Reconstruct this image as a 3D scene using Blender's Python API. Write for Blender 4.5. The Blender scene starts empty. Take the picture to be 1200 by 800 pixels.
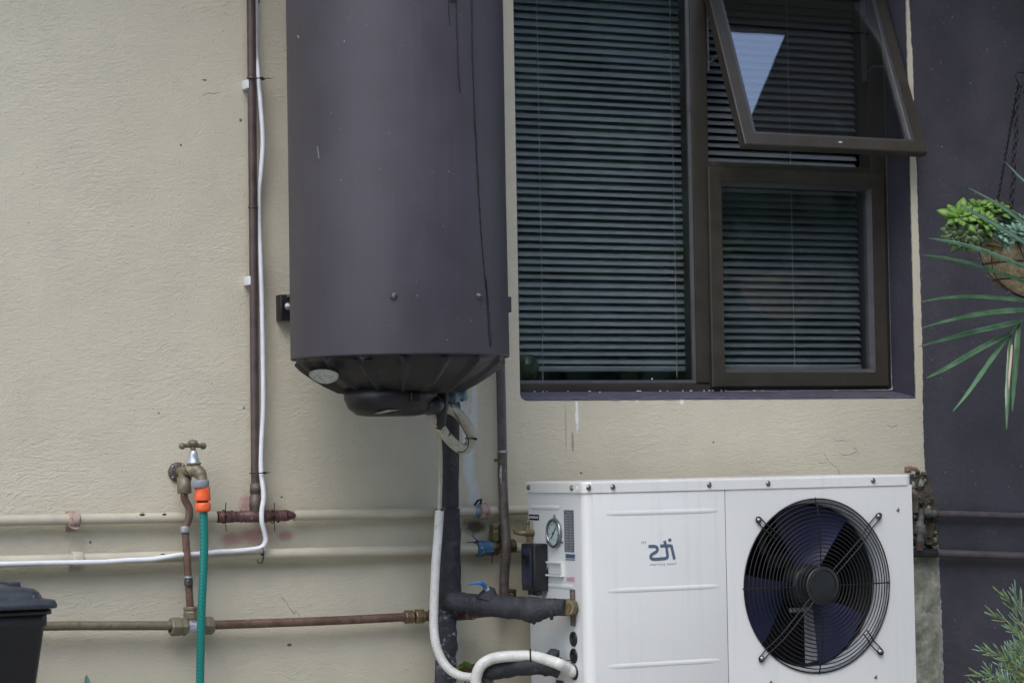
import bpy, bmesh, math, random
import numpy as np
from mathutils import Vector, Matrix, noise
random.seed(7)
PI = math.pi
S = bpy.context.scene
COL = S.collection

# ------------------------------------------------------------------ camera
F = 3030.0
TH, PH, RO = math.radians(27.1), math.radians(2.55), math.radians(1.0)
FW = Vector((math.sin(TH)*math.cos(PH), math.cos(TH)*math.cos(PH), math.sin(PH)))
_r0 = Vector((math.cos(TH), -math.sin(TH), 0)); _u0 = _r0.cross(FW)
RT = math.cos(RO)*_r0 - math.sin(RO)*_u0
UP = math.sin(RO)*_r0 + math.cos(RO)*_u0
CAM = -6*FW; CAM.z = 1.0
cd = bpy.data.cameras.new('camera'); cam = bpy.data.objects.new('camera', cd); COL.objects.link(cam)
cam.matrix_world = Matrix(((RT.x, UP.x, -FW.x, CAM.x), (RT.y, UP.y, -FW.y, CAM.y), (RT.z, UP.z, -FW.z, CAM.z), (0, 0, 0, 1)))
cd.sensor_width = 36; cd.lens = 36*F/1200; cd.clip_end = 500
cd.dof.use_dof = True; cd.dof.focus_distance = 5.85; cd.dof.aperture_fstop = 9.0
S.camera = cam

# ------------------------------------------------------------------ light
SUN_EL, SUN_AZ = math.radians(52), math.radians(-38)     # azimuth from the wall's outward normal towards the left
sdir = Vector((math.sin(SUN_AZ)*math.cos(SUN_EL), -math.cos(SUN_AZ)*math.cos(SUN_EL), math.sin(SUN_EL)))
W = bpy.data.worlds.new('World'); S.world = W; W.use_nodes = True
nt = W.node_tree; bg = nt.nodes['Background']
sky = nt.nodes.new('ShaderNodeTexSky'); sky.sky_type = 'NISHITA'; sky.sun_disc = False
sky.sun_elevation = SUN_EL; sky.sun_rotation = math.atan2(sdir.x, sdir.y)
sky.air_density = 1.0; sky.dust_density = 1.5; sky.ozone_density = 1.0
hs = nt.nodes.new('ShaderNodeHueSaturation'); hs.inputs['Saturation'].default_value = 0.85
nt.links.new(sky.outputs[0], hs.inputs['Color']); nt.links.new(hs.outputs[0], bg.inputs[0])
bg.inputs[1].default_value = 0.15
sl = bpy.data.lights.new('sun', 'SUN'); sl.energy = .55; sl.angle = math.radians(35); sl.color = (1.0, .99, .98)
so = bpy.data.objects.new('sun', sl); COL.objects.link(so)
so.rotation_euler = (-sdir).to_track_quat('-Z', 'Y').to_euler(); so.location = (0, -4, 6)
S.view_settings.view_transform = 'Standard'; S.view_settings.look = 'None'
S.view_settings.exposure = 1.2; S.view_settings.gamma = 1
try: S.cycles.max_bounces = 8; S.cycles.transparent_max_bounces = 12
except Exception: pass

# ------------------------------------------------------------------ placement helpers
def ray(px, py):
    return (FW*F + RT*(px-600) + UP*(400-py)).normalized()
def at(px, py, Y=0.0):
    d = ray(px, py); return CAM + d*((Y-CAM.y)/d.y)
def atx(px, py, X):
    d = ray(px, py); return CAM + d*((X-CAM.x)/d.x)
def atcyl(px, py, cx, cy, r):
    d = ray(px, py); ox, oy = CAM.x-cx, CAM.y-cy
    a = d.x*d.x+d.y*d.y; b = 2*(ox*d.x+oy*d.y); c = ox*ox+oy*oy-r*r
    D = max(b*b-4*a*c, 0); return CAM + d*((-b-math.sqrt(D))/(2*a))

# ------------------------------------------------------------------ mesh helpers
class MB:
    def __init__(s): s.v = []; s.f = []; s.sm = []
    def add(s, vs, fs, smooth=False):
        n = len(s.v); s.v += [Vector(p) for p in vs]
        s.f += [tuple(i+n for i in f) for f in fs]; s.sm += [smooth]*len(fs); return s
    def box(s, a, b, bev=0.0):
        x0, x1 = sorted((a[0], b[0])); y0, y1 = sorted((a[1], b[1])); z0, z1 = sorted((a[2], b[2]))
        if bev <= 0:
            vs = [(x0,y0,z0),(x1,y0,z0),(x1,y1,z0),(x0,y1,z0),(x0,y0,z1),(x1,y0,z1),(x1,y1,z1),(x0,y1,z1)]
            return s.add(vs, [(0,3,2,1),(4,5,6,7),(0,1,5,4),(1,2,6,5),(2,3,7,6),(3,0,4,7)])
        bm = bmesh.new(); bmesh.ops.create_cube(bm, size=1)
        for v in bm.verts: v.co = Vector(((x0+x1)/2+v.co.x*(x1-x0), (y0+y1)/2+v.co.y*(y1-y0), (z0+z1)/2+v.co.z*(z1-z0)))
        bmesh.ops.bevel(bm, geom=bm.edges[:], offset=bev, segments=2, profile=.6, affect='EDGES')
        return s.bm(bm, True)
    def bm(s, bm, smooth=False):
        bm.verts.index_update()
        s.add([v.co.copy() for v in bm.verts], [tuple(v.index for v in f.verts) for f in bm.faces], smooth); bm.free(); return s
    def tube(s, pts, r, n=12, caps=True, closed=False, squash=None):
        pts = [Vector(p) for p in pts]; m = len(pts)
        rs = r if isinstance(r, (list, tuple)) else [r]*m
        nrm = None; rings = []
        for i, p in enumerate(pts):
            if closed: t = pts[(i+1) % m]-pts[i-1]
            else: t = pts[min(i+1, m-1)]-pts[max(i-1, 0)]
            t.normalize()
            if nrm is None:
                up = Vector((0, 0, 1)) if abs(t.z) < .9 else Vector((0, 1, 0))
                nrm = t.cross(up).normalized()
            nrm = (nrm - t*nrm.dot(t)).normalized(); bn = t.cross(nrm)
            rings.append([p + (nrm*math.cos(2*PI*k/n)+bn*math.sin(2*PI*k/n))*rs[i] for k in range(n)])
        vs = [q for rg in rings for q in rg]; fs = []
        for i in range(m if closed else m-1):
            a, b = i*n, ((i+1) % m)*n
            for k in range(n): fs.append((a+k, a+(k+1) % n, b+(k+1) % n, b+k))
        s.add(vs, fs, True)
        if caps and not closed:
            s.add(rings[0], [tuple(range(n))[::-1]]); s.add(rings[-1], [tuple(range(n))])
        return s
    def rod(s, a, b, r, r2=None, n=14, caps=True):
        return s.tube([a, b], [r, r if r2 is None else r2], n, caps)
    def lathe(s, c, axis, prof, n=32, smooth=True, caps=False, squash=(1, 1)):
        """prof: list of (distance along axis, radius)"""
        c = Vector(c); ax = Vector(axis).normalized()
        up = Vector((0, 0, 1)) if abs(ax.z) < .9 else Vector((0, 1, 0))
        u = ax.cross(up).normalized(); w = ax.cross(u)
        vs = []; fs = []
        for (h, r) in prof:
            for k in range(n):
                a = 2*PI*k/n; vs.append(c+ax*h+u*math.cos(a)*r*squash[0]+w*math.sin(a)*r*squash[1])
        for i in range(len(prof)-1):
            for k in range(n): fs.append((i*n+k, i*n+(k+1) % n, (i+1)*n+(k+1) % n, (i+1)*n+k))
        s.add(vs, fs, smooth)
        if caps:
            s.add(vs[:n], [tuple(range(n))[::-1]]); s.add(vs[-n:], [tuple(range(n))])
        return s
    def prism(s, pts, y0, y1):
        """outline pts [(x,z)] in the wall plane, extruded from y0 to y1"""
        n = len(pts)
        vs = [(x, y0, z) for x, z in pts]+[(x, y1, z) for x, z in pts]
        fs = [tuple(range(n)), tuple(range(n, 2*n))[::-1]]+[(i, (i+1) % n+0, (i+1) % n+n, i+n) for i in range(n)]
        return s.add(vs, fs)
    def ball(s, c, r, n=10):
        bm = bmesh.new(); bmesh.ops.create_uvsphere(bm, u_segments=n, v_segments=max(6, n*2//3), radius=1)
        rr = r if isinstance(r, (tuple, list)) else (r, r, r)
        for v in bm.verts: v.co = Vector((c[0]+v.co.x*rr[0], c[1]+v.co.y*rr[1], c[2]+v.co.z*rr[2]))
        return s.bm(bm, True)
    def quad(s, a, b, c, d): return s.add([a, b, c, d], [(0, 1, 2, 3)])

def recalc(me):
    bm = bmesh.new(); bm.from_mesh(me); bmesh.ops.recalc_face_normals(bm, faces=bm.faces[:]); bm.to_mesh(me); bm.free()
def mesh_of(name, mb, mat, off=Vector((0, 0, 0)), fix=True):
    me = bpy.data.meshes.new(name)
    me.from_pydata([v-off for v in mb.v], [], mb.f)
    me.polygons.foreach_set('use_smooth', mb.sm)
    if fix: recalc(me)
    me.materials.append(mat); me.update(); return me
def wloc(p):
    v = Vector((0, 0, 0))
    while p is not None: v = v+p.location; p = p.parent
    return v
def centre(mb):
    xs = [v.x for v in mb.v]; ys = [v.y for v in mb.v]; zs = [v.z for v in mb.v]
    return Vector(((min(xs)+max(xs))/2, (min(ys)+max(ys))/2, (min(zs)+max(zs))/2))
def part(name, mb, mat, parent=None, label=None, stuff=False, fix=True, struct=False):
    o0 = centre(mb)
    ob = bpy.data.objects.new(name, mesh_of(name, mb, mat, o0, fix)); COL.objects.link(ob)
    ob.location = o0-wloc(parent)
    if parent is not None: ob.parent = parent
    if label: ob['label'] = label
    if stuff: ob['kind'] = 'stuff'
    if struct: ob['kind'] = 'structure'
    return ob
def inst(name, me, loc, parent=None, rot=None, scale=None):
    ob = bpy.data.objects.new(name, me); COL.objects.link(ob)
    ob.location = Vector(loc)-wloc(parent)
    if rot is not None: ob.rotation_euler = rot
    if scale is not None: ob.scale = (scale,)*3 if not isinstance(scale, (tuple, list)) else scale
    if parent is not None: ob.parent = parent
    return ob
def thing(name, label, cat, loc, group=None):
    o = bpy.data.objects.new(name, None); COL.objects.link(o); o.location = loc; o.empty_display_size = .05
    return tag(o, label, cat, group)
def tag(o, label, cat, group=None):
    o['label'] = label; o['category'] = cat
    if group: o['group'] = group
    return o
def smooth_path(pts, k=6):
    pts = [Vector(p) for p in pts]; out = []
    P = [pts[0]*2-pts[1]]+pts+[pts[-1]*2-pts[-2]]
    for i in range(1, len(P)-2):
        a, b, c, d = P[i-1:i+3]
        for j in range(k):
            t = j/k
            out.append(.5*((2*b)+(c-a)*t+(2*a-5*b+4*c-d)*t*t+(-a+3*b-3*c+d)*t**3))
    out.append(pts[-1]); return out
def pxpath(l, Y=None, k=6):
    return smooth_path([at(p[0], p[1], p[2] if len(p) > 2 else Y) for p in l], k)

# ------------------------------------------------------------------ materials
class NG:
    def __init__(s, m): s.m = m; s.t = m.node_tree; s.n = s.t.nodes; s.l = s.t.links; s.b = s.n['Principled BSDF']
    def node(s, ty, **kw):
        n = s.n.new(ty)
        for k, v in kw.items():
            if k in n.inputs: n.inputs[k].default_value = v
            else: setattr(n, k, v)
        return n
    def pos(s):
        g = s.node('ShaderNodeNewGeometry'); return g.outputs['Position']
    def noise(s, vec, scale, detail=4, rough=.55, dist=0.0):
        n = s.node('ShaderNodeTexNoise'); n.inputs['Scale'].default_value = scale; n.inputs['Detail'].default_value = detail
        n.inputs['Roughness'].default_value = rough; n.inputs['Distortion'].default_value = dist
        if vec is not None: s.l.new(vec, n.inputs['Vector'])
        return n.outputs['Fac']
    def math(s, op, a, b=None, c=None, clamp=False):
        n = s.node('ShaderNodeMath', operation=op, use_clamp=clamp)
        for i, x in enumerate((a, b, c)):
            if x is None: continue
            if isinstance(x, (int, float)): n.inputs[i].default_value = x
            else: s.l.new(x, n.inputs[i])
        return n.outputs[0]
    def ramp(s, fac, a, b, lo=0.0, hi=1.0):
        n = s.node('ShaderNodeMapRange', interpolation_type='SMOOTHSTEP')
        s.l.new(fac, n.inputs[0]); n.inputs[1].default_value = a; n.inputs[2].default_value = b
        n.inputs[3].default_value = lo; n.inputs[4].default_value = hi; return n.outputs[0]
    def mix(s, fac, a, b):
        n = s.node('ShaderNodeMix', data_type='RGBA')
        for i, x in ((0, fac), (6, a), (7, b)):
            if isinstance(x, (int, float)): n.inputs[i].default_value = x
            elif isinstance(x, tuple): n.inputs[i].default_value = (*x, 1) if len(x) == 3 else x
            else: s.l.new(x, n.inputs[i])
        return n.outputs[2]
    def scaled(s, vec, sc, rot=(0, 0, 0)):
        n = s.node('ShaderNodeMapping'); n.inputs['Scale'].default_value = sc; n.inputs['Rotation'].default_value = rot
        s.l.new(vec, n.inputs['Vector']); return n.outputs[0]
    def bump(s, h, strength=.5, dist=.002, prev=None):
        n = s.node('ShaderNodeBump'); n.inputs['Strength'].default_value = strength; n.inputs['Distance'].default_value = dist
        s.l.new(h, n.inputs['Height'])
        if prev is not None: s.l.new(prev, n.inputs['Normal'])
        return n.outputs[0]
    def ell(s, xz, c, r, n=None, amt=.6, soft=.5):
        """soft ellipse mask at c with radii r, roughened by noise n"""
        x, z = xz
        a = s.math('DIVIDE', s.math('SUBTRACT', x, c[0]), r[0]); b = s.math('DIVIDE', s.math('SUBTRACT', z, c[1]), r[1])
        d = s.math('SQRT', s.math('ADD', s.math('MULTIPLY', a, a), s.math('MULTIPLY', b, b)))
        if n is not None: d = s.math('ADD', d, s.math('MULTIPLY', s.math('SUBTRACT', n, .5), amt*2))
        return s.ramp(d, 1, 1-soft, 0, 1)
def newmat(name):
    m = bpy.data.materials.new(name); m.use_nodes = True; return m
def mat(name, col, rough=.5, metal=0.0, var=.12, vscale=14, bump=.15, bscale=120, col2=None, spots=None, coat=0, bd=.0008, streak=None):
    """base colour with mottling, speckle and fine relief"""
    m = newmat(name); g = NG(m); p = g.pos()
    n1 = g.noise(p, vscale, 5, .6)
    dark = tuple(c*(1-var) for c in col); lite = tuple(min(1, c*(1+var)) for c in col)
    c = g.mix(g.ramp(n1, .3, .7), dark, lite)
    if col2 is not None:
        n2 = g.noise(p, vscale*2.3, 6, .65, .6)
        c = g.mix(g.ramp(n2, .52, .66), c, col2)
    if streak is not None:
        n4 = g.noise(g.scaled(p, (60, 60, 3)), 1.0, 4, .6)
        c = g.mix(g.ramp(n4, .5, .75, 0, .6), c, streak)
    if spots is not None:
        n3 = g.noise(p, 170, 2, .5)
        c = g.mix(g.ramp(n3, .68, .74), c, spots)
    g.l.new(c, g.b.inputs['Base Color'])
    g.b.inputs['Metallic'].default_value = metal
    rr = g.ramp(n1, .2, .8, max(.02, rough-.1), min(1, rough+.1)); g.l.new(rr, g.b.inputs['Roughness'])
    if bump: g.l.new(g.bump(g.noise(p, bscale, 4, .6), bump, bd), g.b.inputs['Normal'])
    if coat: g.b.inputs['Coat Weight'].default_value = coat; g.b.inputs['Coat Roughness'].default_value = .2
    return m

def wall_material():
    m = newmat('beige_plaster'); g = NG(m); p = g.pos()
    sep = g.node('ShaderNodeSeparateXYZ'); g.l.new(p, sep.inputs[0]); xz = (sep.outputs[0], sep.outputs[2])
    big = g.noise(p, 1.3, 4, .5); mid = g.noise(p, 9, 5, .6); fine = g.noise(p, 60, 5, .65)
    c = g.mix(g.ramp(big, .3, .7), (.545, .505, .395), (.59, .55, .435))
    c = g.mix(g.ramp(mid, .35, .75, 0, .5), c, (.495, .465, .37))
    c = g.mix(g.ramp(fine, .62, .8, 0, .3), c, (.42, .385, .31))
    def S_(px, py, w, h): a = at(px, py, 0); return ((a.x, a.z), (w/450, h/507))
    def blot(px, py, w, h, col, amt=.6, soft=.6, nn=mid, k=1.0):
        nonlocal c
        (cc, rr) = S_(px, py, w, h)
        c = g.mix(g.math('MULTIPLY', g.ell(xz, cc, rr, nn, amt, soft), k), c, col)
    stain_n = g.noise(p, 26, 5, .7)
    for (px, py, w, h, k) in ((300, 628, 30, 16, .55), (270, 632, 16, 10, .5), (335, 628, 12, 9, .5), (288, 592, 12, 18, .55), (318, 600, 16, 14, .4)):
        blot(px, py, w, h, (.44, .24, .23), .7, .8, stain_n, min(1, k*1.6))
    # mineral run under the heater
    lime = g.noise(g.scaled(p, (90, 90, 22)), 1.0, 5, .75)
    for (px, py, w, h, k) in ((549, 525, 8, 62, .9), (556, 480, 5, 45, .7), (541, 478, 3.5, 30, .6), (533, 760, 9, 60, .55), (556, 580, 9, 26, .7)):
        blot(px, py, w, h, (.60, .66, .66), .75, .5, lime, k)
    blot(556, 618, 18, 12, (.06, .055, .045), .9, .7, stain_n, .9)
    blot(532, 690, 22, 90, (.30, .27, .21), .8, .9, mid, .35)
    # drip below the sill and droppings
    blot(676, 485, 2.2, 22, (.8, .8, .8), .8, .4, fine, 1)
    blot(671, 517, 2.0, 14, (.26, .22, .13), .8, .4, fine, .7)
    blot(663, 500, 1.5, 40, (.30, .27, .19), .6, .6, fine, .55)
    blot(746, 467, 3, 5, (.8, .8, .8), .6, .4, fine, 1); blot(799, 469, 3.5, 6, (.8, .8, .8), .6, .4, fine, 1)
    # small chips and pits
    for (px, py, w, h) in ((240, 94, 3, 1.2), (303, 2, 2, 3), (581, 539, 2.8, 2.6), (186, 484, 1.6, 1.4), (286, 478, 1.4, 1.4), (339, 755, 3, 2), (681, 554, 1.6, 1.6), (330, 582, 1.5, 1.5), (106, 635, 1.5, 2), (282, 141, 2, 2), (836, 518, 1.5, 1.2), (212, 170, 1.5, 1.5)):
        blot(px, py, w, h, (.07, .06, .05), .5, .4, fine, .9)
    # damp, mossy foot of the wall
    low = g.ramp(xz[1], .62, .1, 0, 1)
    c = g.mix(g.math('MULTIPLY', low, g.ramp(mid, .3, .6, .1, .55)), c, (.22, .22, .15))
    # hairline cracks
    vo = g.node('ShaderNodeTexVoronoi', feature='DISTANCE_TO_EDGE'); vo.inputs['Scale'].default_value = 2.1
    wn = g.node('ShaderNodeVectorMath', operation='ADD')
    nz = g.node('ShaderNodeTexNoise'); nz.inputs['Scale'].default_value = 7; nz.inputs['Detail'].default_value = 6; g.l.new(p, nz.inputs['Vector'])
    sc = g.node('ShaderNodeVectorMath', operation='SCALE'); sc.inputs['Scale'].default_value = .35; g.l.new(nz.outputs['Color'], sc.inputs[0])
    g.l.new(p, wn.inputs[0]); g.l.new(sc.outputs[0], wn.inputs[1]); g.l.new(wn.outputs[0], vo.inputs['Vector'])
    crk = g.math('MULTIPLY', g.ramp(vo.outputs['Distance'], .0035, .0015, 0, 1), g.ramp(g.noise(p, 2.2, 2, .5), .97, .99, 0, 1))
    c = g.mix(g.math('MULTIPLY', crk, .55), c, (.10, .09, .07))
    g.l.new(c, g.b.inputs['Base Color']); g.b.inputs['Roughness'].default_value = .78
    # trowelled relief: short overlapping strokes, softer in places
    s1 = g.noise(g.scaled(p, (22, 22, 60), (0, .35, 0)), 1.0, 4, .55, 1.4)
    s2 = g.noise(g.scaled(p, (40, 40, 95), (0, -.25, 0)), 1.0, 3, .5, 1.0)
    s3 = g.noise(p, 230, 3, .6)
    area = g.ramp(g.noise(p, 3.2, 3, .5), .38, .66, .22, 1.0)
    h = g.math('ADD', g.math('MULTIPLY', g.ramp(s1, .42, .60, 0, 1), .55), g.math('MULTIPLY', g.ramp(s2, .47, .57, 0, 1), .45))
    h = g.math('MULTIPLY', h, area)
    b1 = g.bump(h, .25, .0040)
    pits = g.ramp(g.noise(p, 85, 3, .6), .60, .70, 0, -1)
    b1 = g.bump(pits, .4, .0018, b1)
    b2 = g.bump(s3, .9, .0016, b1)
    b3 = g.bump(g.math('MULTIPLY', crk, -1), .6, .003, b2)
    b4 = g.bump(g.noise(p, 2.5, 2, .5), .5, .02, b3)
    g.l.new(b4, g.b.inputs['Normal'])
    return m
def dark_paint():
    m = newmat('dark_purple_paint'); g = NG(m); p = g.pos()
    mid = g.noise(p, 6, 5, .6); fine = g.noise(p, 75, 4, .6)
    c = g.mix(g.ramp(mid, .3, .7), (.044, .041, .054), (.062, .058, .074))
    c = g.mix(g.ramp(g.noise(g.scaled(p, (30, 30, 60)), 1, 5, .7, 1.5), .60, .80, 0, .35), c, (.15, .14, .17))
    c = g.mix(g.ramp(g.noise(p, 120, 2, .5), .72, .77, 0, .5), c, (.35, .35, .38))
    c = g.mix(g.math('MULTIPLY', g.ramp(fine, .5, .75), .3), c, (.025, .02, .03))
    g.l.new(c, g.b.inputs['Base Color'])
    g.l.new(g.ramp(mid, .2, .8, .38, .6), g.b.inputs['Roughness'])
    s1 = g.noise(g.scaled(p, (30, 30, 55), (0, .3, 0)), 1.0, 5, .6, 1.2)
    b = g.bump(s1, .4, .005); b = g.bump(g.noise(p, 210, 3, .6), .45, .0015, b)
    g.l.new(b, g.b.inputs['Normal']); return m
def glass_mat(name='window_glass', tint=(.86, .89, .90), f0=.10):
    m = newmat(name); g = NG(m); g.n.remove(g.b)
    tr = g.node('ShaderNodeBsdfTransparent'); tr.inputs[0].default_value = (*tint, 1)
    gl = g.node('ShaderNodeBsdfGlossy'); gl.inputs['Roughness'].default_value = .015; gl.inputs[0].default_value = (.95, .97, 1, 1)
    p = g.pos(); g.l.new(g.bump(g.noise(p, 3, 2, .5), .05, .01), gl.inputs['Normal'])
    lw = g.node('ShaderNodeLayerWeight'); lw.inputs['Blend'].default_value = .5      # Facing = 1-cos of the viewing angle
    f5 = g.math('POWER', lw.outputs['Facing'], 5.0)
    fr = g.math('ADD', g.math('MULTIPLY', f5, 1-f0), f0)
    mx = g.node('ShaderNodeMixShader'); g.l.new(fr, mx.inputs[0]); g.l.new(tr.outputs[0], mx.inputs[1]); g.l.new(gl.outputs[0], mx.inputs[2])
    g.l.new(mx.outputs[0], g.n['Material Output'].inputs[0]); return m
def tank_paint():
    m = newmat('heater_paint'); g = NG(m); p = g.pos()
    mid = g.noise(p, 7, 5, .65); st = g.noise(g.scaled(p, (70, 70, 2.5)), 1, 4, .6)
    c = g.mix(g.ramp(mid, .3, .7), (.047, .041, .052), (.058, .051, .064))
    c = g.mix(g.ramp(st, .5, .75, 0, .25), c, (.070, .064, .078))
    c = g.mix(g.ramp(g.noise(p, 130, 2, .5), .73, .78, 0, .6), c, (.28, .26, .28))
    g.l.new(c, g.b.inputs['Base Color']); g.l.new(g.ramp(g.noise(p, 14, 5, .6), .2, .8, .46, .58), g.b.inputs['Roughness'])
    b = g.bump(g.noise(g.scaled(p, (60, 60, 4)), 1, 3, .5), .25, .0015); b = g.bump(g.noise(p, 4, 3, .5), .3, .008, b)
    g.l.new(b, g.b.inputs['Normal']); return m
def leaf_mat(name, a, b, rough=.4, sc=25):
    m = newmat(name); g = NG(m); p = g.pos()
    inf = g.node('ShaderNodeObjectInfo')
    n = g.noise(p, sc, 4, .6)
    c = g.mix(g.ramp(n, .3, .7), a, b)
    g.l.new(c, g.b.inputs['Base Color']); g.b.inputs['Roughness'].default_value = rough
    g.b.inputs['Subsurface Weight'].default_value = 0
    try: g.b.inputs['Transmission Weight'].default_value = 0
    except Exception: pass
    return m
def striped_hose():
    m = newmat('green_braided_hose'); g = NG(m); p = g.pos()
    w1 = g.node('ShaderNodeTexWave', wave_type='BANDS', bands_direction='DIAGONAL'); w1.inputs['Scale'].default_value = 75; g.l.new(p, w1.inputs['Vector'])
    w2 = g.node('ShaderNodeTexWave', wave_type='BANDS', bands_direction='DIAGONAL'); w2.inputs['Scale'].default_value = 75
    g.l.new(g.scaled(p, (-1, 1, 1)), w2.inputs['Vector'])
    f = g.math('MAXIMUM', g.ramp(w1.outputs['Fac'], .75, .95), g.ramp(w2.outputs['Fac'], .75, .95))
    c = g.mix(f, (.006, .135, .115), (.012, .24, .20)); g.l.new(c, g.b.inputs['Base Color']); g.b.inputs['Roughness'].default_value = .35
    return m
def cement_mat():
    m = newmat('mossy_cement'); g = NG(m); p = g.pos()
    n1 = g.noise(p, 22, 6, .7); n2 = g.noise(g.scaled(p, (50, 50, 12)), 1, 5, .7); n3 = g.noise(p, 90, 4, .7)
    c = g.mix(g.ramp(n1, .3, .7), (.17, .175, .135), (.40, .395, .34))
    c = g.mix(g.ramp(n2, .45, .65, 0, .75), c, (.20, .235, .15))
    c = g.mix(g.ramp(n3, .60, .72, 0, .7), c, (.05, .05, .04))
    g.l.new(c, g.b.inputs['Base Color']); g.b.inputs['Roughness'].default_value = .9
    b = g.bump(n1, .8, .006); b = g.bump(n3, .8, .003, b); g.l.new(b, g.b.inputs['Normal']); return m
def ground_mat():
    m = newmat('paved_ground'); g = NG(m); p = g.pos()
    c = g.mix(g.ramp(g.noise(p, 2, 5, .6), .3, .7), (.27, .26, .23), (.36, .345, .31))
    c = g.mix(g.ramp(g.noise(p, 45, 4, .6), .55, .7, 0, .6), c, (.10, .11, .06))
    g.l.new(c, g.b.inputs['Base Color']); g.b.inputs['Roughness'].default_value = .9
    g.l.new(g.bump(g.noise(p, 60, 5, .6), .5, .01), g.b.inputs['Normal']); return m

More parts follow.
